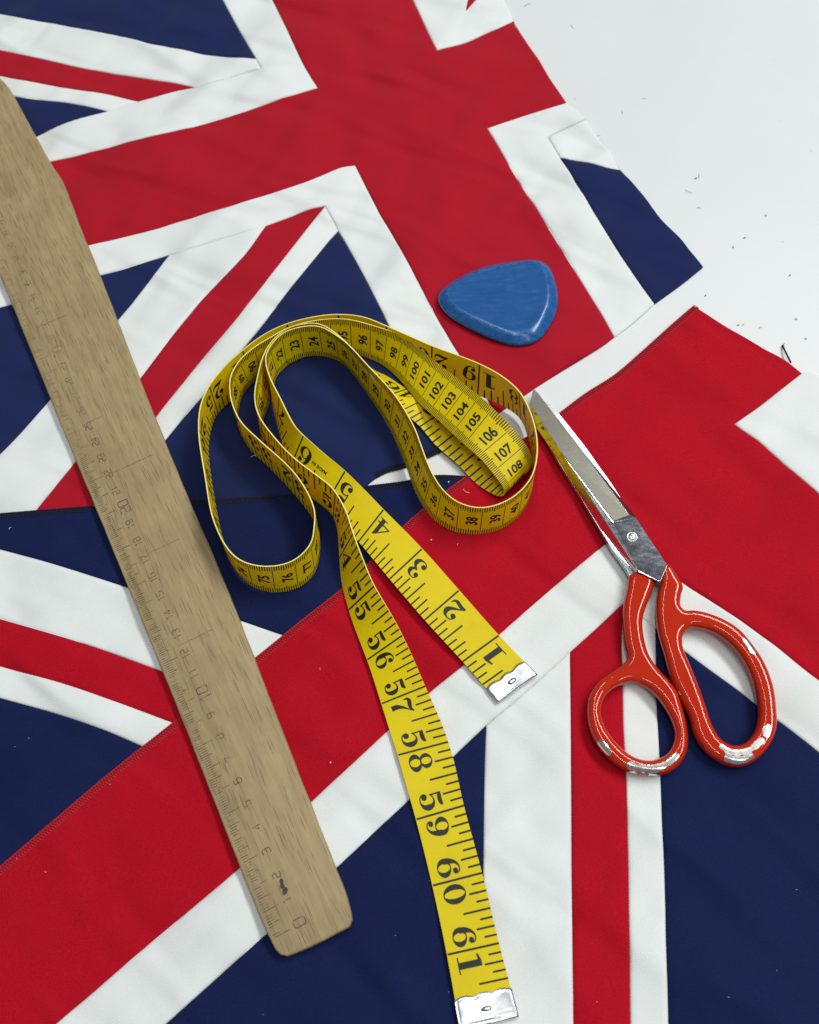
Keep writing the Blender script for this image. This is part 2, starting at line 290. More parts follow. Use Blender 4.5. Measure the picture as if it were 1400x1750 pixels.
def inside(Q, poly):
    x, y = Q[:, 0:1], Q[:, 1:2]; a, b = poly, np.roll(poly, -1, 0)
    cond = (a[:, 1] > y) != (b[:, 1] > y)
    xi = (b[:, 0] - a[:, 0]) * (y - a[:, 1]) / (b[:, 1] - a[:, 1] + 1e-12) + a[:, 0]
    return (np.sum(cond & (x < xi), 1) % 2) == 1
def dist_poly(Q, poly):
    a, b = poly, np.roll(poly, -1, 0); d = b - a; dd = (d**2).sum(1) + 1e-12; out = np.empty(len(Q))
    for i in range(0, len(Q), 400):
        q = Q[i:i + 400, None, :]; t = np.clip(((q - a) * d).sum(2) / dd, 0, 1)
        out[i:i + 400] = np.sqrt((((a + t[..., None] * d) - q)**2).sum(2)).min(1)
    return out
def piece(name, names, mat, H, parent, drop=.075, label=None):
    B = chain(names)
    a2 = np.sum(B[:, 0] * np.roll(B[:, 1], -1) - np.roll(B[:, 0], -1) * B[:, 1])
    if a2 < 0: B = B[::-1]
    t = np.roll(B, -1, 0) - np.roll(B, 1, 0); t /= np.linalg.norm(t, axis=1)[:, None] + 1e-9
    nrm = np.stack([-t[:, 1], t[:, 0]], 1)
    pts = []
    for off in (.05, .12, .24):
        Q = B + nrm * off
        ok = inside(Q, B) & (dist_poly(Q, B) > off * .8); pts.append(Q[ok])
    g = .34; x0, y0 = B.min(0); x1, y1 = B.max(0)
    gx, gy = np.meshgrid(np.arange(x0, x1, g), np.arange(y0, y1, g)); gx[1::2] += g / 2
    Q = np.stack([gx.ravel(), gy.ravel()], 1); Q = Q[inside(Q, B)]; Q = Q[dist_poly(Q, B) > .40]; pts.append(Q)
    allp = np.vstack([B] + pts); n = len(B)
    V2, _, F2, *_ = delaunay_2d_cdt([Vector(p) for p in allp], [(i, (i + 1) % n) for i in range(n)], [], 1, 1e-5)
    V2 = np.array([tuple(v) for v in V2]); D = dist_poly(V2, B)
    rim = np.clip(D / .26, 0, 1); rim = 1 - np.sqrt(np.clip(1 - (1 - rim)**2, 0, 1))
    Z = HZ(H, V2) - drop * rim
    V = np.column_stack([V2, Z]).tolist(); F = [list(f) for f in F2]
    F = [f if np.cross(V2[f[1]] - V2[f[0]], V2[f[2]] - V2[f[0]]) > 0 else f[::-1] for f in F]
    # turned-down edge, so the cloth has a thickness
    b0 = len(V)
    for p, z_ in zip(B, HZ(H, B)): V.append([p[0], p[1], max(.004, z_ - drop - .1)])
    idx = {}
    for i, p in enumerate(B):
        j = int(np.argmin(((V2 - p)**2).sum(1))); idx[i] = j
    for i in range(n):
        k = (i + 1) % n
        if idx[i] != idx[k]: F.append([idx[k], idx[i], b0 + i, b0 + k])
    at = parent['at'][:]
    o = mesh_obj(name, np.array(V) , F, mat, None, True, at)
    o.parent = parent; o.location = (0, 0, 0)
    if label: o['label'] = label
    return o

up = thing('flag_panel', 'upper union flag panel lying under the blue chalk, its cut end towards the bare table', 'flag cloth', P(500, 400))
piece('navy_patch', ['u_na_bot', '-u_vin_top', (-150, -145)], M_navy1, H_up, up)
piece('white_stripe', ['u_w1_bot', 'u_h4', '-u_vin_tip', '-u_na_bot'], M_white1, H_up, up)
piece('red_stripe', ['u_r1_bot', 'u_h3', '-u_w1_bot'], M_red1, H_up, up)
piece('white_stripe', ['u_w2_bot', 'u_h2', '-u_r1_bot'], M_white1, H_up, up)
piece('navy_patch', ['u_h1', '-u_w2_bot'], M_navy1, H_up, up)
piece('white_border', ['u_armtop', '-u_vout', 'u_vin_top', 'u_vin_tip', '-u_h4', '-u_h3', '-u_h2', '-u_h1'], M_white1, H_up, up)
piece('red_cross', ['u_armbot', 'u_vleft', '-u_bot3', '-u_vright', 'u_rtop', '-u_out2', '-u_trb', '-u_trl', 'u_vout', '-u_armtop'], M_red1, H_up, up)
piece('white_border', ['u_trl', 'u_trb', '-u_out1', (850, -80), '-u_tip', 'u_tipl', (760, -150)], M_white1, H_up, up)
piece('red_stripe', ['u_tip', '-u_tipl'], M_red1, H_up, up)
piece('white_border', ['u_vright', '-u_bot2', '-u_ri3', '-u_ri2', '-u_ri1', '-u_out3', '-u_rtop'], M_white1, H_up, up)
piece('white_stripe', ['u_ri1', 'u_ri2', 'u_rt', '-u_out4'], M_white1, H_up, up)
piece('navy_patch', ['u_rt', 'u_out5', 'u_bot1', '-u_ri3'], M_navy1, H_up, up)
piece('white_border', ['u_li1', 'u_li2', 'u_li3', 'u_li4', 'u_li5', '-u_bot4', '-u_vleft', '-u_armbot'], M_white1, H_up, up)
piece('navy_patch', ['u_li1', 'u_d1'], M_navy1, H_up, up)
piece('white_stripe', ['-u_d1', 'u_li2', 'u_d2', 'u_bot8'], M_white1, H_up, up)
piece('red_stripe', ['-u_d2', 'u_li3', 'u_d3', 'u_bot7'], M_red1, H_up, up)
piece('white_stripe', ['-u_d3', 'u_li4', 'u_d4', 'u_bot6'], M_white1, H_up, up)
piece('navy_patch', ['-u_d4', 'u_li5', 'u_bot5'], M_navy1, H_up, up)

lo = thing('flag_panel', 'lower union flag panel with red and navy overlocked edges, lying under the orange scissors', 'flag cloth', P(700, 1200))
piece('navy_patch', ['q_w1', '-q_b1', '-q_end', '-q_top'], M_navy2, H_q, lo)
piece('white_stripe', ['q_r1', '-q_b2', '-q_w1'], M_white2, H_q, lo)
piece('red_stripe', ['q_r2', '-q_b3', '-q_r1'], M_red2, H_q, lo)
piece('white_stripe', ['q_w2', '-q_b4', '-q_r2'], M_white2, H_q, lo)
piece('navy_patch', ['q_w2', 'q_b5'], M_navy2, H_q, lo)
piece('red_cross', ['m_lo1', 'm_lo2', '-m_tr2', '-m_tr1', '-m_out1', '-m_top'], M_red2, H_m, lo)
piece('white_border', ['m_tr1', 'm_tr2', '-m_out2'], M_white2, H_m, lo)
piece('white_border', ['m_i1', 'm_i2', 'm_i3', 'm_i4', 'm_i5', '-m_lo2', '-m_lo1'], M_white2, H_m, lo)
piece('navy_patch', ['m_i1', 'm_d1'], M_navy2, H_m, lo)
piece('white_stripe', ['m_i2', 'm_d2', '-m_d1'], M_white2, H_m, lo)
piece('red_stripe', ['m_i3', 'm_d3', '-m_d2'], M_red2, H_m, lo)
piece('white_stripe', ['m_i4', 'm_d4', '-m_d3'], M_white2, H_m, lo)
piece('navy_patch', ['-m_i5', 'm_d4', (1560, 1980)], M_navy2, H_m, lo)

def overlock(path, side, H, mat, parent, width=.3, pitch=.12, lift=.02, seed=3):
    rnd = random.Random(seed); A = resample(path, pitch); t = np.gradient(A, axis=0); t /= np.linalg.norm(t, axis=1)[:, None]
    n = np.stack([-t[:, 1], t[:, 0]], 1) * side; mb = MB()
    z = lambda p, d=0: (p[0], p[1], HZ(H, [p])[0] + lift + d)
    mb.tube([z(p + q * .015, -.045) for p, q in zip(A, n)], .034, 6)             # looper cord round the cut edge
    mb.tube([z(p + q * width, -.022 + rnd.uniform(-.004, .004)) for p, q in zip(A, n)], .016, 5)   # needle line
    for i in range(len(A) - 1):                                                # slanted stitches
        a, b2, q = A[i], A[i + 1], n[i]; j = rnd.uniform(-.015, .015)
        pts = [a + q * (-.01), a * .7 + b2 * .3 + q * (width * .4 + j), b2 + q * (width + j * .5)]
        mb.tube([z(pts[0], -.03), z(pts[1], .012 + rnd.uniform(-.006, .006)), z(pts[2], -.012)], .026, 4, False)
        mb.tube([z(pts[2], -.012), z(A[min(i + 1, len(A) - 1)] + q * width * .45, .004), z(b2 + q * (-.01), -.03)], .02, 4, False)
    o = mesh_obj('overlock_stitching', mb.V, mb.F, mat, None, True, parent['at'][:]); o.parent = parent; o.location = (0, 0, 0); o['kind'] = 'stuff'
    return o
e1 = overlock(PX['m_top'], -1, H_m, M_thread_red, lo, seed=1); e1['label'] = 'red overlock stitching along the edge'
e2 = overlock(PX['q_top'], -1, H_q, M_thread_navy, lo, width=.28, seed=2); e2['label'] = 'navy overlock stitching along the edge'
e3 = overlock(PX['u_bot5'][:18], -1, H_up, M_thread_navy, up, width=.26, seed=4); e3['label'] = 'navy overlock stitching beside the opening'

# ------------------------------------------------------------------ wooden ruler
ZR = .62
m, nt, b = new_mat('beech_wood'); M_wood = m
r_ax = P(6, 416, ZR) - P(500, 1587, ZR); r_len = np.linalg.norm(r_ax); r_u = r_ax / r_len; r_v = np.array([-r_u[1], r_u[0], 0])
ang = math.atan2(r_u[1], r_u[0])
co = coords(nt, (1, 1, 1), (0, 0, 0))
st = N(nt, 'ShaderNodeMapping'); st.inputs['Scale'].default_value = (9, 120, 120); L(nt, co, st.inputs[0])
g1 = N(nt, 'ShaderNodeTexNoise', Scale=3.2, Detail=6.0, Roughness=.65, Distortion=.4); L(nt, st.outputs[0], g1.inputs['Vector'])
st2 = N(nt, 'ShaderNodeMapping'); st2.inputs['Scale'].default_value = (85, 2300, 1); L(nt, co, st2.inputs[0])
jit = N(nt, 'ShaderNodeTexNoise', Scale=2.0, Detail=2.0); L(nt, st.outputs[0], jit.inputs['Vector'])
jm = N(nt, 'ShaderNodeMixRGB'); jm.inputs[0].default_value = .12; L(nt, st2.outputs[0], jm.inputs[1]); L(nt, jit.outputs[1], jm.inputs[2])
vo = N(nt, 'ShaderNodeTexVoronoi', Scale=1.0); vo.inputs['Randomness'].default_value = 1; L(nt, st2.outputs[0], vo.inputs['Vector'])
flk = ramp(nt, vo.outputs['Distance'], [(.0, (1, 1, 1)), (.24, (1, 1, 1)), (.40, (0, 0, 0))])
vr = ramp(nt, vo.outputs['Color'], [(.50, (0, 0, 0)), (.62, (1, 1, 1))])
fm = N(nt, 'ShaderNodeMath', operation='MULTIPLY'); L(nt, flk.outputs[0], fm.inputs[0]); L(nt, vr.outputs[0], fm.inputs[1])
fm2 = N(nt, 'ShaderNodeMath', operation='MULTIPLY'); L(nt, fm.outputs[0], fm2.inputs[0]); fm2.inputs[1].default_value = .66
gr = ramp(nt, g1.outputs[0], [(.28, (.27, .192, .094)), (.5, (.345, .253, .128)), (.72, (.395, .297, .155))])
dirt = N(nt, 'ShaderNodeTexNoise', Scale=45.0, Detail=5.0, Roughness=.7); L(nt, co, dirt.inputs['Vector'])
dr = ramp(nt, dirt.outputs[0], [(.35, (.72, .70, .68)), (.6, (1, 1, 1))])
mu = N(nt, 'ShaderNodeMixRGB', blend_type='MULTIPLY'); mu.inputs[0].default_value = .45; L(nt, gr.outputs[0], mu.inputs[1]); L(nt, dr.outputs[0], mu.inputs[2])
c = mixc(nt, fm2.outputs[0], mu.outputs[0], (.095, .060, .026)); L(nt, c, b.inputs['Base Color'])
b.inputs['Roughness'].default_value = .58; b.inputs['Specular IOR Level'].default_value = .35
hs = N(nt, 'ShaderNodeMath', operation='SUBTRACT'); L(nt, g1.outputs[0], hs.inputs[0]); L(nt, fm2.outputs[0], hs.inputs[1])
bp = N(nt, 'ShaderNodeBump', Strength=.35, Distance=.0002); L(nt, hs.outputs[0], bp.inputs['Height']); L(nt, bp.outputs[0], b.inputs['Normal'])

rul = thing('ruler', 'worn wooden ruler with faint centimetre marks lying across both flag panels', 'ruler', P(300, 1000))
rul.rotation_euler = (0, 0, ang)
O_R = P(500, 1587, ZR) * [1, 1, 0]
rul.location = tuple(O_R * CM); rul['at'] = [float(v) for v in O_R]
def rl(px, py):                               # photo pixel -> ruler coordinates (along, across), cm
    d = P(px, py, ZR)[:2] - O_R[:2]; return np.array([d @ r_u[:2], d @ r_v[:2]])
left = [rl(*p) for p in [(470, 1622), (454, 1591), (400, 1458), (346, 1320), (300, 1204), (180, 910), (126, 780), (0, 471)]]
right = [rl(*p) for p in [(602, 1566), (593, 1532), (574, 1484), (520, 1346), (456, 1180), (380, 986), (309, 820), (240, 650), (170, 468), (134, 380), (106, 307), (88, 280), (48, 208), (5, 137)]]
e0 = left[-1]; d0 = (left[-1] - left[2]); d0 /= np.linalg.norm(d0)
left += [e0 + d0 * 4, e0 + d0 * 9, e0 + d0 * 12.5]
q0 = right[-1]; right += [q0 + np.array([2.5, -.1 + 1.1]), q0 + np.array([5.0, 2.6])]
def fillet(pts):
    return pts
bl = catmull([rl(470, 1622), rl(479, 1632), rl(492, 1635)], 4); br = catmull([rl(588, 1589), rl(601, 1580), rl(602, 1566)], 4)
outline = [np.array(p) for p in bl] + [np.array(p) for p in catmull([rl(492, 1635), rl(540, 1614), rl(588, 1589)], 5)[1:]] + br[1:] + [np.array(p) for p in catmull(right, 4)[1:]]
outline += [np.array(p) for p in catmull(left[::-1], 4)][:-1]
OUT = resample(outline, .28, closed=True)
rnd = random.Random(5)
OUT += np.array([[.012 * nz(p[0], p[1], .6, 21), .014 * nz(p[0], p[1], .7, 22)] for p in OUT])
a2 = np.sum(OUT[:, 0] * np.roll(OUT[:, 1], -1) - np.roll(OUT[:, 0], -1) * OUT[:, 1])
if a2 < 0: OUT = OUT[::-1]
t = np.roll(OUT, -1, 0) - np.roll(OUT, 1, 0); t /= np.linalg.norm(t, axis=1)[:, None]; nrm = np.stack([t[:, 1], -t[:, 0]], 1)
prof = [(-.10, .20), (-.02, .24), (0, .30), (0, .52), (-.015, .575), (-.045, .608), (-.09, .62)]
V = []; F = []; n = len(OUT)
for off, z in prof:
    for p, q in zip(OUT, nrm): V.append((*(p + q * off), z + .006 * nz(p[0], p[1], .8, 23)))
for i in range(len(prof) - 1):
    for k in range(n): F.append([i * n + k, i * n + (k + 1) % n, (i + 1) * n + (k + 1) % n, (i + 1) * n + k])
F.append([(len(prof) - 1) * n + k for k in range(n)]); F.append([k for k in range(n)][::-1])
o = mesh_obj('wooden_blade', V, F, M_wood, None, True); o.parent = rul
mod_me = o.data
# printed scale: thin ink film on the wood
def ink(name, col, keep):
    m, nt, b = new_mat(name); co = coords(nt); n_ = N(nt, 'ShaderNodeTexNoise', Scale=420.0, Detail=4.0, Roughness=.75); L(nt, co, n_.inputs['Vector'])
    r = ramp(nt, n_.outputs[0], [(keep - .08, (0, 0, 0)), (keep + .08, (1, 1, 1))])
    c = mixc(nt, r.outputs[0], col, (.29, .213, .106)); L(nt, c, b.inputs['Base Color']); b.inputs['Roughness'].default_value = .6
    return m
M_ri = ink('ruler_ink', (.070, .050, .030), .57); M_rf = ink('faded_ruler_ink', (.11, .083, .05), .47); M_pen = ink('pencil_line', (.15, .115, .075), .52); M_blot = ink('ruler_blot', (.03, .025, .02), .62)
def edge_v(s):                                # position of the left edge across, at distance s along
    Lp = sorted([tuple(p) for p in left]); return np.interp(s, [p[0] for p in Lp], [p[1] for p in Lp])
SEG = {  # square rounded numerals on a 0..1 by 0..1.3 cell
 '0': [[(.15, 0), (.85, 0), (1, .15), (1, 1.15), (.85, 1.3), (.15, 1.3), (0, 1.15), (0, .15), (.15, 0)]], '1': [[(.25, 1.05), (.6, 1.3), (.6, 0)]],
 '2': [[(0, 1.3), (.85, 1.3), (1, 1.15), (1, .8), (.85, .65), (.15, .65), (0, .5), (0, 0), (1, 0)]], '3': [[(0, 1.3), (.85, 1.3), (1, 1.15), (1, .15), (.85, 0), (0, 0)], [(.3, .65), (1, .65)]],
 '4': [[(.75, 0), (.75, 1.3), (0, .35), (1, .35)]], '5': [[(1, 1.3), (0, 1.3), (0, .75), (.85, .75), (1, .6), (1, .15), (.85, 0), (0, 0)]],
 '6': [[(.9, 1.3), (.15, 1.3), (0, 1.15), (0, .15), (.15, 0), (.85, 0), (1, .15), (1, .6), (.85, .75), (0, .75)]], '7': [[(0, 1.3), (1, 1.3), (.35, 0)]],
 '8': [[(.15, 0), (.85, 0), (1, .15), (1, .5), (.85, .65), (.15, .65), (0, .5), (0, .15), (.15, 0)], [(.2, .65), (.05, .8), (.05, 1.15), (.2, 1.3), (.8, 1.3), (.95, 1.15), (.95, .8), (.8, .65)]],
 '9': [[(.1, 0), (.85, 0), (1, .15), (1, 1.15), (.85, 1.3), (.15, 1.3), (0, 1.15), (0, .75), (.15, .6), (1, .6)]]}
def strip2(pts, w):                           # flat stroke polygon strip along a polyline
    A = np.array(pts, float); V = []; F = []
    for i in range(len(A)):
        d1 = A[i] - A[i - 1] if i else A[1] - A[0]; d2 = A[i + 1] - A[i] if i + 1 < len(A) else A[-1] - A[-2]
        d = d1 / (np.linalg.norm(d1) + 1e-9) + d2 / (np.linalg.norm(d2) + 1e-9); d /= np.linalg.norm(d) + 1e-9
        q = np.array([-d[1], d[0]]); ww = w[i] if hasattr(w, '__len__') else w
        V += [A[i] + q * ww / 2, A[i] - q * ww / 2]
    for i in range(len(A) - 1): F.append([2 * i, 2 * i + 1, 2 * i + 3, 2 * i + 2])
    return V, F
mb = MB(); ZI = .630
def rtick(s, a, b2, w, m): 
    e = edge_v(s); V = [(s - w / 2, e + a, ZI), (s + w / 2, e + a, ZI), (s + w / 2, e + b2, ZI), (s - w / 2, e + b2, ZI)]
    mb.add(V, [[0, 1, 2, 3]], m)
SGN = -1                                      # across direction that points from the scale edge into the ruler
for i in range(0, 445):
    s = i * .1 + .02
    if i > 250 and random.random() < .62: continue
    if random.random() < .04: continue
    m_ = 0 if i < 235 and random.random() > .12 else 1
    a = .16 + random.uniform(-.02, .05); b2 = .46 if i % 10 else .82
    if i % 5 == 0 and i % 10: b2 = .62
    rtick(s, SGN * a, SGN * (b2 + random.uniform(-.03, .03)), .027, m_)
for k in range(0, 44):
    txt = str(k); big = k % 10 == 0; h = .46 if big else .31; w_ = h * .62; m_ = 0 if k < 26 else 1
    s0 = k - (len(txt) * w_ * 1.28 - w_ * .28) / 2 + (.08 if k < 1 else 0)
    for ch in txt:
        for st_ in SEG[ch]:
            V, F = strip2([(p[0] * w_, p[1] * h / 1.3) for p in st_], .040 if big else .036)
            mb.add([(s0 + v[0], edge_v(k) + SGN * (.96 + (.2 if not big else .27) - (v[1] - h / 2) ), ZI) for v in V], F, m_)
        s0 += w_ * 1.28
for s, a, b2 in ((12.45, 1.0, 2.6), (21.95, 1.35, 3.4), (32.0, .7, 2.4), (25.2, 1.25, 2.0), (17.2, 1.4, 2.9)):
    V, F = strip2([(s, edge_v(s) + SGN * (a + (b2 - a) * k / 8)) if k % 2 == 0 else (s + .025, edge_v(s) + SGN * (a + (b2 - a) * k / 8)) for k in range(9)], .03); mb.add([(v[0], v[1], ZI + .002) for v in V], F, 2)
for (s, a, r1, r2) in ((1.72, 1.24, .10, .075), (1.55, 1.20, .11, .085), (1.36, 1.24, .13, .10), (1.30, 1.17, .09, .07)):   # inked-over smudge between 1 and 2
    e_ = edge_v(s) - a; V = [(s + r1 * math.cos(t_) * (1 + .15 * math.sin(3 * t_ + s * 9)), e_ + r2 * math.sin(t_), ZI + .002 + s * .001) for t_ in np.linspace(0, 2 * math.pi, 15)[:-1]]; mb.add(V, [list(range(14))], 3)
o = mesh_obj('printed_scale', mb.V, mb.F, [M_ri, M_rf, M_pen, M_blot], None, False); o.data.polygons.foreach_set('material_index', mb.M); o.parent = rul

# ------------------------------------------------------------------ tailor's chalk
m, nt, b = new_mat('blue_chalk'); M_chalk = m
co = coords(nt); n1 = N(nt, 'ShaderNodeTexNoise', Scale=110.0, Detail=6.0, Roughness=.7); L(nt, co, n1.inputs['Vector'])
sm = N(nt, 'ShaderNodeMapping'); sm.inputs['Scale'].default_value = (180, 900, 300); sm.inputs['Rotation'].default_value = (0, 0, .45); L(nt, co, sm.inputs[0])
n2 = N(nt, 'ShaderNodeTexNoise', Scale=.5, Detail=5.0, Roughness=.7); L(nt, sm.outputs[0], n2.inputs['Vector'])
mx = N(nt, 'ShaderNodeMath', operation='MULTIPLY'); L(nt, n1.outputs[0], mx.inputs[0]); L(nt, n2.outputs[0], mx.inputs[1])
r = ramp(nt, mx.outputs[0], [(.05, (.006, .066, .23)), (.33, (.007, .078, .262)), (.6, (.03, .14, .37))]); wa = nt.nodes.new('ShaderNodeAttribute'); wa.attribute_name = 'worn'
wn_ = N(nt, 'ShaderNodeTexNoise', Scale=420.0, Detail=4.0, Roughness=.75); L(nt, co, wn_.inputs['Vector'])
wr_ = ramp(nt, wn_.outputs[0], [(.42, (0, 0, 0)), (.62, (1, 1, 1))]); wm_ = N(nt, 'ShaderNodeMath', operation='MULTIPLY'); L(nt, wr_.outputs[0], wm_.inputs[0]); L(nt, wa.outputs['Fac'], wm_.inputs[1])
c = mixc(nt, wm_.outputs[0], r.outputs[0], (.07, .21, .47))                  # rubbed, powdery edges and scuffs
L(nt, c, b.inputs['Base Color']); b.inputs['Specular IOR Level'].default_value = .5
rr = ramp(nt, n2.outputs[0], [(.3, (.16,) * 3), (.7, (.27,) * 3)]); L(nt, rr.outputs[0], b.inputs['Roughness'])
bp = N(nt, 'ShaderNodeBump', Strength=.10, Distance=.0003); L(nt, mx.outputs[0], bp.inputs['Height']); L(nt, bp.outputs[0], b.inputs['Normal'])
ck = [(749, 504), (760, 490), (780, 476), (816, 459), (850, 450), (890, 444), (914, 443), (930, 448), (942, 460), (950, 482), (954, 504), (952, 528), (944, 548), (932, 568), (916, 582), (896, 588), (876, 588), (850, 581), (816, 567), (786, 551), (764, 535), (752, 520)]
zc = .42
K = resample(catmull([P(*p, zc)[:2] for p in ck], 8, True), n=140, closed=True)
if np.sum(K[:, 0] * np.roll(K[:, 1], -1) - np.roll(K[:, 0], -1) * K[:, 1]) < 0: K = K[::-1]
t = np.roll(K, -1, 0) - np.roll(K, 1, 0); t /= np.linalg.norm(t, axis=1)[:, None]; nk = np.stack([t[:, 1], -t[:, 0]], 1)
cen = K.mean(0); pr = [(-.22, .15), (-.08, .17), (-.01, .26), (0, .36), (-.035, .43), (-.12, .50), (-.26, .59), (-.36, .655), (-.43, .690), (-.50, .715), (-.57, .728), (-.66, .731), (-.76, .729), (-.9, .722), (-1.2, .712), (-1.5, .708)]
V = []; F = []; n = len(K)
for off, z in pr:
    f = K + nk * off
    if off < -.2:                             # inner rings: shrink towards the middle instead of offsetting, corners stay open
        d = K - cen; rr_ = np.linalg.norm(d, axis=1)[:, None]; f = cen + d * (1 + off / rr_ * .93)
    for p in f: V.append((*p, z + .014 * nz(p[0], p[1], .35, 31) * (1 if z > .3 and off > -.5 else 0) + .02 * nz(p[0], p[1], .9, 32) * max(0, 1 + off / .9)))
for i in range(len(pr) - 1):
    for k in range(n): F.append([i * n + k, i * n + (k + 1) % n, (i + 1) * n + (k + 1) % n, (i + 1) * n + k])
V.append((*cen, .706)); F += [[(len(pr) - 1) * n + k, (len(pr) - 1) * n + (k + 1) % n, len(V) - 1] for k in range(n)]; F.append(list(range(n))[::-1])
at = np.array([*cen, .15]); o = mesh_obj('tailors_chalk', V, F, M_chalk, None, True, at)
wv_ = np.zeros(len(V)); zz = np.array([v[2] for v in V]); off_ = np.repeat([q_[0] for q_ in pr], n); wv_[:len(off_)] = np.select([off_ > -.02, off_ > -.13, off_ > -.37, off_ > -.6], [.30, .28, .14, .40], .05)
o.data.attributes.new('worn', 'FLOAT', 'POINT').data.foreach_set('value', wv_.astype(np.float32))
o['label'] = 'blue triangular piece of tailor\'s chalk with rounded corners on the red cloth'; o['category'] = 'chalk'

# ------------------------------------------------------------------ tape measure
TW = 2.0                                      # tape width, cm
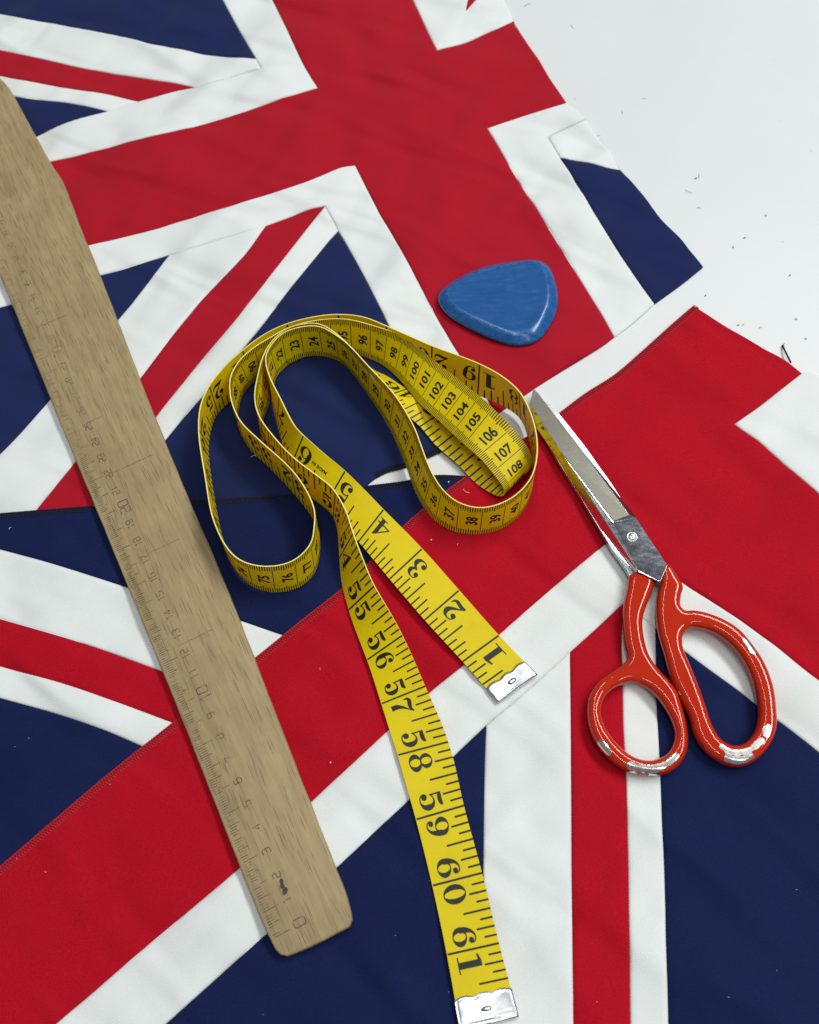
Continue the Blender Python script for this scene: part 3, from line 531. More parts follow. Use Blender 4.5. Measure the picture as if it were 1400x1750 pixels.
# stations along the tape: (inch reading or None, pixel of tick edge, pixel of plain edge, height of tick edge, height of plain edge); height None = solved from the width
ST = [
 (.12, (852, 1201), (918, 1154), .30, .30), (1, (791, 1131), (853, 1086), .36, .34), (2, (726, 1060), (785, 1009), .50, .42), (3, (666, 990), (722, 938), .55, .46), (4, (613, 926), (656, 871), .45, .62), (5, (556, 864), (590, 806), .30, 1.05),
 (6, (495, 803), (519, 744), .22, None), (6.5, (482, 752), (500, 722), .22, None), (7, (474, 723), (478, 678), .22, None), (7.5, (466, 690), (461, 644), .22, None),
 (8, (467, 664), (453.5, 614), .22, None), (21 / 2.54, (473, 640), (459.5, 595), .22, None), (22 / 2.54, (490, 624), (480, 571), .22, None), (23 / 2.54, (521, 609), (511, 559), .22, None), (24 / 2.54, (553.5, 608), (545, 557), .22, None),
 (25 / 2.54, (581, 617), (574, 572), .22, None), (26 / 2.54, (599, 633), (595, 588), .22, None), (27 / 2.54, (614, 653), (613, 607), .22, None), (28 / 2.54, (631, 677), (631, 627), .22, None), (29 / 2.54, (649, 703), (654, 651), .22, None), (30 / 2.54, (666, 730), (675.7, 676), .22, None),
 (31 / 2.54, (678, 756), (694, 704), .22, None), (32 / 2.54, (689, 781), (709, 732), .22, None), (33 / 2.54, (699, 808), (718, 756), .22, None), (34 / 2.54, (709, 837), (728, 784), .22, None), (35 / 2.54, (724, 865), (740, 811), .22, None), (36 / 2.54, (744, 890), (756, 836), .22, None),
 (37 / 2.54, (780, 909), (785, 859.5), .22, None), (38 / 2.54, (820, 912), (825.5, 868), .22, None), (39 / 2.54, (857, 903), (866, 856), .22, None), (40 / 2.54, (885, 884), (894, 835), .22, None), (41 / 2.54, (903, 858), (911, 810), .22, None), (16.5, (910, 827), (918, 780), .22, None),
 (17, (911, 788), (917, 742), .22, None), (17.5, (904, 750), (907, 705), .22, None), (18, (891, 716), (889, 670), .22, None), (18.5, (862, 694), (860, 644), .22, None), (19, (817, 675), (820.5, 622), .22, None), (19.5, (776, 659), (780, 606), .22, None), (20, (737, 645), (739, 591), .22, None),
 (21, (668, 612), (661, 557), .22, None), (21.5, (630, 596), (620, 541), .22, None), (22, (589, 590), (578, 537), .22, None), (22.4, (555, 593), (543, 540), .22, None), (23, (504, 606), (490, 553), .22, None), (23.5, (465, 626), (450, 572), .22, None), (24, (431, 650), (413.6, 599), .22, None), (24.5, (397, 682), (384, 626), .22, None),
 (25, (371.5, 706), (357, 660), .22, None), (25.5, (361, 731), (343, 692), .22, None), (26, (356, 764), (339.5, 735), .22, None), (27, (364, 838), (351, 816), .22, None), (28, (382, 926), (366, 892), .22, None), (73 / 2.54, (404, 977), (394, 944), .22, None), (74 / 2.54, (433, 1003), (423, 963), .22, None),
 (75 / 2.54, (471, 1012), (464, 968), .22, None), (76 / 2.54, (510, 1004), (503, 957.5), .22, None), (77 / 2.54, (538, 979), (531, 930), .22, None), (78 / 2.54, (547, 938), (537, 900), .22, None), (31, (544, 905), (538, 873), .22, None), (31.5, (532, 881), (526, 842), .22, None), (32, (506, 847), (499, 803), .22, None),
 (33, (456, 794), (440, 749), .22, None), (33.5, (428, 768), (411, 720), .22, None), (34, (409, 733), (395, 683), .22, None), (34.3, (406, 712), (392.7, 661), .22, None), (88 / 2.54, (413, 676), (395, 641), .22, None), (89 / 2.54, (427, 659), (408, 617), .22, None), (90 / 2.54, (446, 640), (434, 593.5), .22, None),
 (None, (469, 628), (456, 580), .22, None), (None, (500, 613), (489, 561.5), .22, None), (None, (530, 604), (521, 551), .22, None), (None, (570, 601), (564, 544.5), .22, None), (95 / 2.54, (602, 602), (598.6, 546), .22, None), (96 / 2.54, (633, 613), (633.6, 555), .22, None), (97 / 2.54, (656, 624), (663, 564), .22, None),
 (98 / 2.54, (675, 640), (690, 575.5), .24, None), (99 / 2.54, (689, 655), (710, 590), .34, None), (100 / 2.54, (703, 672), (729, 605), .48, None), (101 / 2.54, (716, 688), (752, 624), .66, None), (102 / 2.54, (734, 705), (775.5, 642), .82, None), (103 / 2.54, (754, 722), (799, 661), .95, None),
 (104 / 2.54, (773, 741), (821, 677), 1.05, None), (105 / 2.54, (794, 760), (842, 697), 1.14, None), (106 / 2.54, (817.5, 780), (875.5, 732), 1.20, 1.30), (107 / 2.54, (842, 808), (899, 759), 1.18, 1.24), (107.8 / 2.54, (858, 829), (909, 781), 1.0, 1.05), (108.5 / 2.54, (865, 843), (914, 794), .68, .72), (109.1 / 2.54, (858, 850), (909, 802), .40, .44),
 (43.5, (820, 831), (874, 786), .26, .28), (44, (785, 797), (844, 750), .24, .24), (44.5, (748, 765), (806, 719), .24, .24), (45, (718.4, 729), (772, 694), .24, .24), (45.5, (690, 700), (735, 678), .7, .24), (46, (662, 677), (694.5, 666), 1.3, .24), (46.4, (640, 650), (668, 647), 1.75, .24), (46.8, (622, 619), (640, 634), None, .24),
 (47.2, (603, 597), (615, 630), None, .23), (47.6, (583, 576.5), (596, 621), None, .22), (48, (545, 552.5), (556, 605.5), None, .22), (48.4, (518, 553.5), (528, 607), None, .22), (48.8, (494, 560), (505, 614), None, .22), (49.3, (466, 581), (478, 636), None, .22), (None, (449, 610), (461, 663), None, .22), (None, (441, 641), (461, 686), None, .22),
 (None, (435, 673), (452, 711), None, .22), (None, (437.5, 697), (447, 727), None, .22), (None, (445, 715), (446, 746), None, .22), (51, (459, 735), (462, 778), None, .22), (None, (480, 760), (484, 806), None, .22), (52, (503, 783), (508, 831), None, .22), (52.5, (537, 809), (541, 856), None, .22), (None, (566, 831), (564, 874), None, .22),
 (53, (574, 841), (571, 885), None, .22), (53.4, (591, 872), (578, 906), None, .24), (54, (604, 912), (581, 954), None, .28), (54.5, (621, 957), (585, 997), None, .30), (55, (640, 1002), (597, 1042), 1.62, .32), (56, (688, 1086), (628, 1128), 1.0, .32), (57, (727, 1173), (652, 1203), .55, .30), (58, (767, 1268), (679, 1291), .30, .28), (59, (793, 1377), (711, 1401), .28, .28), (60, (824, 1492), (739, 1514), .28, .28), (61, (853, 1612), (764, 1632), .28, .28), (62.05, (886, 1738), (786.5, 1759), .28, .28)]
def solve(a, px):                             # point on the sight line of px that is one tape width away from a, the higher one
    r = ray(*px); o = np.array([0, 0, CAM_H]); b = r @ (o - a); aa = r @ r; c = (o - a) @ (o - a) - TW * TW
    d = b * b - aa * c
    return o + r * (-b - math.sqrt(d)) / aa if d > 0 else o + r * (-b) / aa
T, A0, A1 = [], [], []
for (t_, p0, p1, z0, z1) in ST:
    z0 = z0 if z0 is None else z0 + .03; z1 = z1 if z1 is None else z1 + .03
    if z0 is None: b1 = P(*p1, z1); b0 = solve(b1, p0)
    elif z1 is None: b0 = P(*p0, z0); b1 = solve(b0, p1)
    else: b0, b1 = P(*p0, z0), P(*p1, z1)
    T.append(np.nan if t_ is None else t_); A0.append(b0); A1.append(b1)
T = np.array(T); A0 = np.array(A0); A1 = np.array(A1); mid = (A0 + A1) / 2
arc = np.r_[0, np.cumsum(np.linalg.norm(np.diff(mid, axis=0), axis=1))]
ok = ~np.isnan(T); T = np.interp(arc, arc[ok], T[ok])
DEBUG = False
if DEBUG:
    for i in range(len(T)):
        print('%5.2f  w %.2f  z %.2f %.2f  cm/in %.2f' % (T[i], np.linalg.norm(A0[i] - A1[i]), A0[i][2], A1[i][2], 0 if i == 0 else (arc[i] - arc[i - 1]) / (T[i] - T[i - 1])))
PER = 24
D0 = np.array(catmull(np.hstack([A0, A1, T[:, None] * 1.2]), PER))      # both edges and the reading in one curve
am = np.r_[0, np.cumsum(np.linalg.norm(np.diff((D0[:, :3] + D0[:, 3:6]) / 2, axis=0), axis=1))]
NS = int(am[-1] / .05); u = np.linspace(0, am[-1], NS); D0 = np.stack([np.interp(u, am, D0[:, k]) for k in range(7)], 1)
def gauss(Av, s):
    k = np.arange(-3 * s, 3 * s + 1); g = np.exp(-k**2 / (2 * s * s)); g /= g.sum()
    Ap = np.vstack([2 * Av[0] - Av[3 * s:0:-1], Av, 2 * Av[-1] - Av[-2:-3 * s - 2:-1]])
    return np.stack([np.convolve(Ap[:, j], g, 'valid') for j in range(Av.shape[1])], 1)
D0[:, :6] = gauss(D0[:, :6], 5)
RE0, RE1, RT = D0[:, :3], D0[:, 3:6], np.maximum.accumulate(D0[:, 6] / 1.2 + np.arange(NS) * 1e-7)
wv = RE1 - RE0; wl = np.linalg.norm(wv, axis=1)[:, None]; mid = (RE0 + RE1) / 2
wn = np.clip(wl, TW * .94, TW * 1.06); RE0 = mid - wv / wl * wn / 2; RE1 = mid + wv / wl * wn / 2
tg = np.gradient(mid, axis=0); tg = gauss(tg, 3); RN = np.cross(RE1 - RE0, tg); RN /= np.linalg.norm(RN, axis=1)[:, None]    # inch side
TH = .026                                     # half thickness
def R(t, w, off):                             # tape reading, 0..1 from tick edge to plain edge, offset from the middle plane -> place
    t = np.asarray(t, float); i = np.interp(t, RT, np.arange(NS)); a = np.clip(i.astype(int), 0, NS - 2); f = (i - a)[..., None]; w = np.asarray(w, float)[..., None]
    e0 = RE0[a] * (1 - f) + RE0[a + 1] * f; e1 = RE1[a] * (1 - f) + RE1[a + 1] * f; nn = RN[a] * (1 - f) + RN[a + 1] * f
    return e0 + (e1 - e0) * w + nn * np.asarray(off)[..., None]
m, nt, b = new_mat('yellow_tape'); M_tape = m
co = coords(nt); n1 = N(nt, 'ShaderNodeTexNoise', Scale=70.0, Detail=5.0, Roughness=.65); L(nt, co, n1.inputs['Vector'])
n2 = N(nt, 'ShaderNodeTexNoise', Scale=1600.0, Detail=2.0); L(nt, co, n2.inputs['Vector'])
r = ramp(nt, n1.outputs[0], [(.25, (.80, .68, .002)), (.5, (.87, .76, .003)), (.8, (.90, .80, .005))]); L(nt, r.outputs[0], b.inputs['Base Color'])
b.inputs['Roughness'].default_value = .45; b.inputs['Specular IOR Level'].default_value = .25
bp = N(nt, 'ShaderNodeBump', Strength=.16, Distance=.0002); L(nt, n2.outputs[0], bp.inputs['Height']); L(nt, bp.outputs[0], b.inputs['Normal'])
tr = nt.nodes.new('ShaderNodeBsdfTranslucent'); tr.inputs[0].default_value = (1.0, .47, .0, 1)
mxs = nt.nodes.new('ShaderNodeMixShader'); mxs.inputs[0].default_value = .35
out = nt.nodes['Material Output']; L(nt, b.outputs[0], mxs.inputs[1]); L(nt, tr.outputs[0], mxs.inputs[2]); L(nt, mxs.outputs[0], out.inputs[0])

M_tape_edge = plain('pale_tape_edge', (.86, .74, .22), .6, .3)  # paler yellow than the faces, used on the thin side strips

tape = thing('tape_measure', 'yellow tape measure looped over itself with two metal ends', 'tape measure', P(640, 850))
at_t = np.array(tape['at'][:])
def tape_part(name, V, F, mat, smooth=True):
    o = mesh_obj(name, V, F, mat, None, smooth, at_t); o.parent = tape; o.location = (0, 0, 0); return o
NW = 4; V = []; F = []
for i in range(NS):                            # closed flat tube: inch face, then cm face
    for side in (1, -1):
        for k in range(NW + 1):
            w = k / NW if side == 1 else 1 - k / NW
            V.append(RE0[i] + (RE1[i] - RE0[i]) * w + RN[i] * TH * side)
q = 2 * (NW + 1)
for i in range(NS - 1):
    for k in range(q): F.append([i * q + k, i * q + (k + 1) % q, (i + 1) * q + (k + 1) % q, (i + 1) * q + k])
F.append(list(range(q))[::-1]); F.append([(NS - 1) * q + k for k in range(q)])
o = tape_part('ribbon', V, F, [M_tape, M_tape_edge])
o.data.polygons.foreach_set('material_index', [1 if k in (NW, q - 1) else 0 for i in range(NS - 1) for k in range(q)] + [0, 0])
md = o.data; sharp = [e.index for e in md.edges]
# edges between the faces and the thin sides stay crisp
ev = np.zeros(len(md.edges) * 2, int); md.edges.foreach_get('vertices', ev); ev = ev.reshape(-1, 2)
cor = np.isin(ev % q, [0, NW, NW + 1, q - 1]).all(1) & ((ev[:, 0] % q) == (ev[:, 1] % q))
at_ = md.attributes.new('sharp_edge', 'BOOLEAN', 'EDGE'); at_.data.foreach_set('value', cor)

# printing -----------------------------------------------------------
def ell(cx, cy, rx, ry, n=28, a0=0, a1=2 * math.pi): return [(cx + rx * math.cos(a0 + (a1 - a0) * i / n), cy + ry * math.sin(a0 + (a1 - a0) * i / n)) for i in range(n + 1)]
def ring(cx, cy, rx, ry, ix, iy, n=28):
    V = []; F = []
    for i in range(n):
        a = 2 * math.pi * i / n; V += [(cx + rx * math.cos(a), cy + ry * math.sin(a)), (cx + ix * math.cos(a), cy + iy * math.sin(a))]
    for i in range(n): j = (i + 1) % n; F.append([2 * i, 2 * j, 2 * j + 1, 2 * i + 1])
    return V, F
def disc(cx, cy, r, n=14): return [(cx + r * math.cos(2 * math.pi * i / n), cy + r * math.sin(2 * math.pi * i / n)) for i in range(n)], [list(range(n))]
def poly(*p): return list(p), [list(range(len(p)))]
def fat(pts, per=6):                          # (x, y, width) control points -> smooth swelling stroke
    A = catmull([np.array(p, float) for p in pts], per); return strip2([(a[0], a[1]) for a in A], [max(a[2], .01) for a in A])
G = {}                                        # bold high-contrast serif numerals in a 0.72 x 1 cell
G['0'] = [ring(.36, .5, .35, .5, .15, .455)]
G['1'] = [poly((.25, .03), (.49, .03), (.49, 1), (.25, .93)), poly((.06, 0), (.66, 0), (.66, .055), (.06, .055)), poly((.05, .83), (.27, .86), (.27, .94), (.45, 1), (.3, 1), (.05, .90))]
G['2'] = [disc(.17, .72, .125), fat([(.07, .76, .05), (.16, .93, .06), (.34, .975, .07), (.50, .90, .16), (.565, .72, .22), (.50, .55, .17), (.33, .38, .10), (.16, .22, .06), (.07, .07, .05)]), fat([(.03, .06, .10), (.15, .12, .17), (.33, .11, .17), (.50, .08, .17), (.62, .13, .10), (.68, .30, .04)])]
G['3'] = [disc(.17, .76, .115), fat([(.07, .79, .04), (.15, .93, .05), (.33, .975, .06), (.49, .89, .15), (.53, .75, .19), (.46, .61, .12), (.30, .535, .05)]), fat([(.30, .535, .05), (.48, .47, .12), (.57, .29, .21), (.51, .11, .15), (.33, .025, .06), (.14, .06, .05), (.06, .20, .04)]), disc(.17, .23, .12)]
G['4'] = [poly((.40, .03), (.60, .03), (.60, 1), (.40, .76)), poly((.60, 1), (.53, 1), (0, .30), (.07, .30)), poly((0, .24), (.72, .24), (.72, .305), (0, .305)), poly((.28, 0), (.72, 0), (.72, .05), (.28, .05))]
G['5'] = [poly((.10, 1), (.16, .95), (.16, .50), (.10, .48)), fat([(.10, .93, .12), (.26, .90, .18), (.44, .90, .18), (.58, .97, .09)]), fat([(.12, .50, .03), (.22, .60, .05), (.37, .635, .07), (.52, .52, .17), (.56, .33, .22), (.50, .13, .15), (.33, .025, .06), (.15, .06, .05), (.06, .2, .04)]), disc(.17, .23, .125)]
G['6'] = [ring(.36, .31, .34, .31, .15, .265), fat([(.13, .34, .22), (.15, .58, .20), (.25, .86, .11), (.42, .975, .06), (.57, .93, .05), (.63, .82, .04)]), disc(.53, .78, .11)]
G['9'] = [([(.72 - x, 1 - y) for x, y in V_], F_) for V_, F_ in G['6']]
G['7'] = [fat([(.08, .68, .04), (.10, .86, .12), (.22, .91, .19), (.40, .87, .18), (.56, .88, .12), (.69, .97, .06)]), fat([(.68, .97, .05), (.55, .76, .05), (.38, .50, .13), (.30, .25, .22), (.31, .02, .24)])]
G['8'] = [ring(.36, .735, .29, .265, .135, .22), ring(.36, .27, .345, .27, .155, .225)]
_tx = {}
def glyph(txt):                               # sans numerals from Blender's own font, flat triangles, height 1
    if txt in _tx: return _tx[txt]
    cu = bpy.data.curves.new('text', 'FONT'); cu.body = txt; cu.resolution_u = 3; cu.offset = .028
    ob = bpy.data.objects.new('text', cu); COL.objects.link(ob); dg = bpy.context.evaluated_depsgraph_get()
    me = ob.evaluated_get(dg).to_mesh(); V = np.array([v.co[:2] for v in me.vertices]); F = [list(p.vertices) for p in me.polygons]
    ob.evaluated_get(dg).to_mesh_clear(); bpy.data.objects.remove(ob); bpy.data.curves.remove(cu)
    lo_ = V.min(0); V = (V - lo_) / (V[:, 1].max() - lo_[1]); _tx[txt] = (V, F); return _tx[txt]
def clip(q, x, sg):                           # part of a polygon on one side of a line across the tape
    out = []
    for i in range(len(q)):
        a, b = q[i - 1], q[i]; ia, ib = (a[0] - x) * sg >= 0, (b[0] - x) * sg >= 0
        if ia != ib: f = (x - a[0]) / (b[0] - a[0]); out.append((x, a[1] + (b[1] - a[1]) * f))
        if ib: out.append(b)
    return out
class Print:
    def __init__(s, side): s.side = side; s.T = []; s.Wd = []; s.F = []; s.O = []; s.lift = 0.0
    def add(s, pts, F):                       # pts: (inch reading, across 0..1)
        for f in F:
            pl = [Vector((pts[i][0], pts[i][1], 0)) for i in f]
            if max(p.x for p in pl) - min(p.x for p in pl) < .07: s.raw([(p.x, p.y) for p in pl]); continue
            tris = [f_ for f_ in tessellate_polygon([pl])] if len(pl) > 3 else [(0, 1, 2)]
            for tr_ in tris:                   # cut into short slices, so that the print follows every bend
                q = [(pl[i].x, pl[i].y) for i in tr_]; a = math.floor(min(p[0] for p in q) / .06); b = math.ceil(max(p[0] for p in q) / .06)
                for k in range(a, b):
                    c = clip(clip(q, k * .06, 1), (k + 1) * .06, -1)
                    if len(c) > 2: s.raw(c)
    def raw(s, pts):
        b = len(s.T); F = [list(range(len(pts)))]; s.T += [p[0] for p in pts]; s.Wd += [p[1] for p in pts]; s.O += [s.lift] * len(pts); s.F += [[i + b for i in f] for f in F]
    def rect(s, t0, t1, w0, w1, n=1):
        k = max(n, int(abs(w1 - w0) / .3) + 1)
        for j in range(k):
            a = w0 + (w1 - w0) * j / k; b = w0 + (w1 - w0) * (j + 1) / k; s.add([(t0, a), (t1, a), (t1, b), (t0, b)], [[0, 1, 2, 3]])
    def build(s, name): return tape_part(name, R(np.array(s.T), np.array(s.Wd), s.side * (TH + .006 + np.array(s.O))), s.F, M_ink, False)
rnd = random.Random(11)
pi_ = Print(1)
for k in range(1, 8 * 62):
    t_ = k / 8
    if t_ > 61.62 or t_ < .44: continue
    if k % 8 == 0: pi_.rect(t_ - .0155, t_ + .0155, 0, .985)
    else: pi_.rect(t_ - .0145, t_ + .0145, 0, {4: .53, 2: .345, 6: .345}.get(k % 8, .245) + rnd.uniform(-.01, .01))
GH, GWD = .445, .295                           # numeral height as a share of the width, cell width in inches
for k in range(1, 62):
    tx = str(k)
    for j, ch in enumerate(tx):
        t0 = k - .05 - GWD if j == 0 else k + .05
        for g_, (V_, F_) in enumerate(G[ch]):
            pi_.lift = .0015 * (g_ + 1); pi_.add([(t0 + x / .72 * GWD, .835 - y * GH) for x, y in V_], F_)
for tx, t0, hh in (('MADE IN', 5.28, .085),):
    V_, F_ = glyph(tx); sc = hh * TW / 2.54; pi_.add([(t0 + v[0] * sc * .95, .68 - v[1] * hh) for v in V_], F_)
pi_.lift = 0.0; pi_.build('inch_printing')
pc = Print(-1)
for k in range(12, 1566):
    c_ = k / 10; h = .0055 * 2.54 / 2.54
    t_ = c_ / 2.54
    if k % 10 == 0: pc.rect(t_ - .0065, t_ + .0065, .0, 1.0)
    else:
        l = .205 if k % 5 == 0 else .165
        pc.rect(t_ - .0085, t_ + .0085, .0, l); pc.rect(t_ - .0085, t_ + .0085, 1 - l, 1.0)
for k in range(2, 157):
    tx = str(k); V_, F_ = glyph(tx); hcm = .50; wid = V_[:, 0].max() * hcm / TW * .92
    # the numbers read across the tape, their tops towards the low end
    pc.add([((k - .15 - v[1] * hcm) / 2.54, .5 - wid / 2 + v[0] * hcm / TW * .92) for v in V_], F_)
pc.build('centimetre_printing')

# metal ends ----------------------------------------------------------
m, nt, b = new_mat('tin_plate'); M_tin = m
b.inputs['Base Color'].default_value = (.66, .68, .71, 1); b.inputs['Metallic'].default_value = 1; 
co = coords(nt); n1 = N(nt, 'ShaderNodeTexNoise', Scale=260.0, Detail=4.0); L(nt, co, n1.inputs['Vector'])
rr = ramp(nt, n1.outputs[0], [(.3, (.22,) * 3), (.7, (.28,) * 3)]); L(nt, rr.outputs[0], b.inputs['Roughness'])
bp = N(nt, 'ShaderNodeBump', Strength=.02, Distance=.0002); L(nt, n1.outputs[0], bp.inputs['Height']); L(nt, bp.outputs[0], b.inputs['Normal'])
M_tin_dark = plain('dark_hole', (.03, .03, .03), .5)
def metal_end(ta, tb, seed):                  # ta: outer end, tb: inner scalloped edge, in inches
    rnd = random.Random(seed); nu, nv = 10, 26; mb = MB(); sgn = 1 if tb > ta else -1
    for side in (1, -1):
        V = []; F = []
        for j in range(nv + 1):
            w = -.012 + 1.024 * j / nv; tb_ = tb + sgn * (.035 * abs(math.sin(math.pi * 3.0 * j / nv)) - .02)
            for i in range(nu + 1):
                f = i / nu; t_ = ta + (tb_ - ta) * f; edge = min(f, 1 - f) * nu / 1.2; lift = .030 if i in (0, nu) or j in (0, nv) else .05 + .055 * math.sin(math.pi * min(max(w, 0), 1)) - .014 * math.exp(-((f - .2) / .07)**2) + .004 * noise.noise(Vector((f * 3, w * 6, seed)))
                dimple = math.exp(-(((f - .47) / .16)**2 + ((w - .5) / .075)**2)); V.append(R(t_, w, side * (TH + lift )))
        for j in range(nv):
            for i in range(nu):
                a = j * (nu + 1) + i; f_ = [a, a + 1, a + nu + 2, a + nu + 1]; F.append(f_ if side * sgn > 0 else f_[::-1])
        mb.add(V, F)
    half = (nu + 1) * (nv + 1); rimi = [i for i in range(nu + 1)] + [j * (nu + 1) + nu for j in range(1, nv + 1)] + [nv * (nu + 1) + i for i in range(nu - 1, -1, -1)] + [j * (nu + 1) for j in range(nv - 1, 0, -1)]
    for a, b2 in zip(rimi, rimi[1:] + rimi[:1]): mb.F.append([a, half + a, half + b2, b2]); mb.M.append(0)
    o = tape_part('metal_end', mb.V, mb.F, M_tin)
    o.data.polygons.foreach_set('use_smooth', [i < 2 * nu * nv for i in range(len(o.data.polygons))])
    # oval slot pressed into the middle: a dark groove round a bright island
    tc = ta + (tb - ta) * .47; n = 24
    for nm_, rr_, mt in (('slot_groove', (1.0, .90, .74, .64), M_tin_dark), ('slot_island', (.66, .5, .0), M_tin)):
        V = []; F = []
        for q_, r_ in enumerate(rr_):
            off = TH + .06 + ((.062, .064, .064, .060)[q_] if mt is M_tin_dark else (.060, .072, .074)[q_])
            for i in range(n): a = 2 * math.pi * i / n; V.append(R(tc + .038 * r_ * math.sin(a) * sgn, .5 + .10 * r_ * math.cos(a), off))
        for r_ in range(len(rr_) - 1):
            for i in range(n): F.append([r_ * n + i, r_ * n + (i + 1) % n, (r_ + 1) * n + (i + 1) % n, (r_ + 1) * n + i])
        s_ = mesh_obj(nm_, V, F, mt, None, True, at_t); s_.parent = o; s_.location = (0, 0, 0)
metal_end(.12, .43, 1); metal_end(62.05, 61.63, 2)

# ------------------------------------------------------------------ scissors
sc = thing('scissors', 'closed tailor\'s scissors with chipped orange enamel handles and steel blades', 'scissors', P(1100, 1000))
at_s = np.array(sc['at'][:])
def sc_part(name, V, F, mat, smooth=True):
    o = mesh_obj(name, V, F, mat, None, smooth, at_s); o.parent = sc; o.location = (0, 0, 0); return o
m, nt, b = new_mat('orange_enamel'); M_enamel = m
co = coords(nt); n1 = N(nt, 'ShaderNodeTexNoise', Scale=330.0, Detail=5.0, Roughness=.6); L(nt, co, n1.inputs['Vector'])
n2 = N(nt, 'ShaderNodeTexNoise', Scale=90.0, Detail=3.0); L(nt, co, n2.inputs['Vector'])
wa = nt.nodes.new('ShaderNodeAttribute'); wa.attribute_name = 'worn'
ad = N(nt, 'ShaderNodeMath', operation='ADD'); sb = N(nt, 'ShaderNodeMath', operation='MULTIPLY_ADD'); L(nt, n1.outputs[0], sb.inputs[0]); sb.inputs[1].default_value = .9; sb.inputs[2].default_value = -.45
L(nt, sb.outputs[0], ad.inputs[0]); L(nt, wa.outputs['Fac'], ad.inputs[1])
mk = ramp(nt, ad.outputs[0], [(.47, (0, 0, 0)), (.52, (1, 1, 1))])
pc_ = mixc(nt, n2.outputs[0], (.43, .015, .001), (.49, .021, .0015)); L(nt, pc_, b.inputs['Base Color'])
b.inputs['Roughness'].default_value = .05; b.inputs['Specular IOR Level'].default_value = .5
bp = N(nt, 'ShaderNodeBump', Strength=.05, Distance=.0006); L(nt, n2.outputs[0], bp.inputs['Height']); L(nt, bp.outputs[0], b.inputs['Normal']); L(nt, bp.outputs[0], b.inputs['Coat Normal'])
met = nt.nodes.new('ShaderNodeBsdfPrincipled'); met.inputs['Metallic'].default_value = 1; met.inputs['Roughness'].default_value = .2
mc = ramp(nt, n1.outputs[0], [(.35, (.55, .52, .46)), (.6, (.78, .76, .72))]); L(nt, mc.outputs[0], met.inputs['Base Color'])
bp2 = N(nt, 'ShaderNodeBump', Strength=.1, Distance=.0004); L(nt, n1.outputs[0], bp2.inputs['Height']); L(nt, bp2.outputs[0], met.inputs['Normal'])
mxs = nt.nodes.new('ShaderNodeMixShader'); L(nt, mk.outputs[0], mxs.inputs[0]); L(nt, b.outputs[0], mxs.inputs[1]); L(nt, met.outputs[0], mxs.inputs[2]); L(nt, mxs.outputs[0], nt.nodes['Material Output'].inputs[0])

def handle(name, outer, hole, zc, r, k, worn, sharp=()):
    O = resample(catmull([P(*p, zc)[:2] for p in outer], 8, True), .07, closed=False); Hh = resample(catmull([P(*p, zc)[:2] for p in hole], 8, True), n=110, closed=True)
    O = O[:-1] if np.linalg.norm(O[0] - O[-1]) < .03 else O
    def orient(A, ccw):
        a2 = np.sum(A[:, 0] * np.roll(A[:, 1], -1) - np.roll(A[:, 0], -1) * A[:, 1]); return A if (a2 > 0) == ccw else A[::-1]
    O = orient(O, True); Hh = orient(Hh, False); nO, nH = len(O), len(Hh)
    def dist(Q): return np.minimum(dist_poly(Q, O), dist_poly(Q, Hh))
    def inn(Q): return inside(Q, O) & ~inside(Q, Hh)
    pts = []
    for A in (O, Hh):
        t = np.roll(A, -1, 0) - np.roll(A, 1, 0); t /= np.linalg.norm(t, axis=1)[:, None]; n_ = np.stack([-t[:, 1], t[:, 0]], 1)
        for off in (.008, .03, .07, .125, .19):
            Q = A + n_ * off; ok = inn(Q) & (dist(Q) > off * .85); pts.append(Q[ok])
    x0, y0 = O.min(0); x1, y1 = O.max(0); g = .075; gx, gy = np.meshgrid(np.arange(x0, x1, g), np.arange(y0, y1, g)); gx[1::2] += g / 2
    Q = np.stack([gx.ravel(), gy.ravel()], 1); Q = Q[inn(Q)]; Q = Q[dist(Q) > .215]; pts.append(Q)
    allp = np.vstack([O, Hh] + pts); ed = [(i, (i + 1) % nO) for i in range(nO)] + [(nO + i, nO + (i + 1) % nH) for i in range(nH)]
    V2, _, F2, *_ = delaunay_2d_cdt([Vector(p) for p in allp], ed, [], 0, 1e-6)
    V2 = np.array([tuple(v) for v in V2]); cen_ = np.array([V2[list(f)].mean(0) for f in F2]); keep = inn(cen_)
    F2 = [list(f) for f, kp in zip(F2, keep) if kp]; F2 = [f if np.cross(V2[f[1]] - V2[f[0]], V2[f[2]] - V2[f[0]]) > 0 else f[::-1] for f in F2]
    D = dist(V2); D[D < .004] = 0; u = np.clip(D / r, 0, 1); hgt = k * np.sqrt(1 - (1 - u)**2)
    zz = np.array([zc if not callable(zc) else zc for _ in V2]); n = len(V2)
    top = np.column_stack([V2, zz + hgt]); bot = np.column_stack([V2, zz - hgt * .95])
    rimset = D == 0; mp = [i if rimset[i] else n + i for i in range(n)]
    V = np.vstack([top, bot]); F = F2 + [[mp[i] for i in f[::-1]] for f in F2]
    o = sc_part(name, V, F, M_enamel)
    me = o.data; w = np.zeros(len(V))
    for line, rad in worn:                     # patches of bare metal along a short path
        A = resample(catmull([P(*p, zc + k * .8)[:2] for p in line], 6), .04); d = np.sqrt(((V[:, None, :2] - A[None])**2).sum(2)).min(1)
        w = np.maximum(w, .95 * np.clip(1 - d / (rad * 1.9), 0, 1) * (V[:, 2] > zc - k * .2))
    at_ = me.attributes.new('worn', 'FLOAT', 'POINT'); at_.data.foreach_set('value', w.astype(np.float32))
    return o
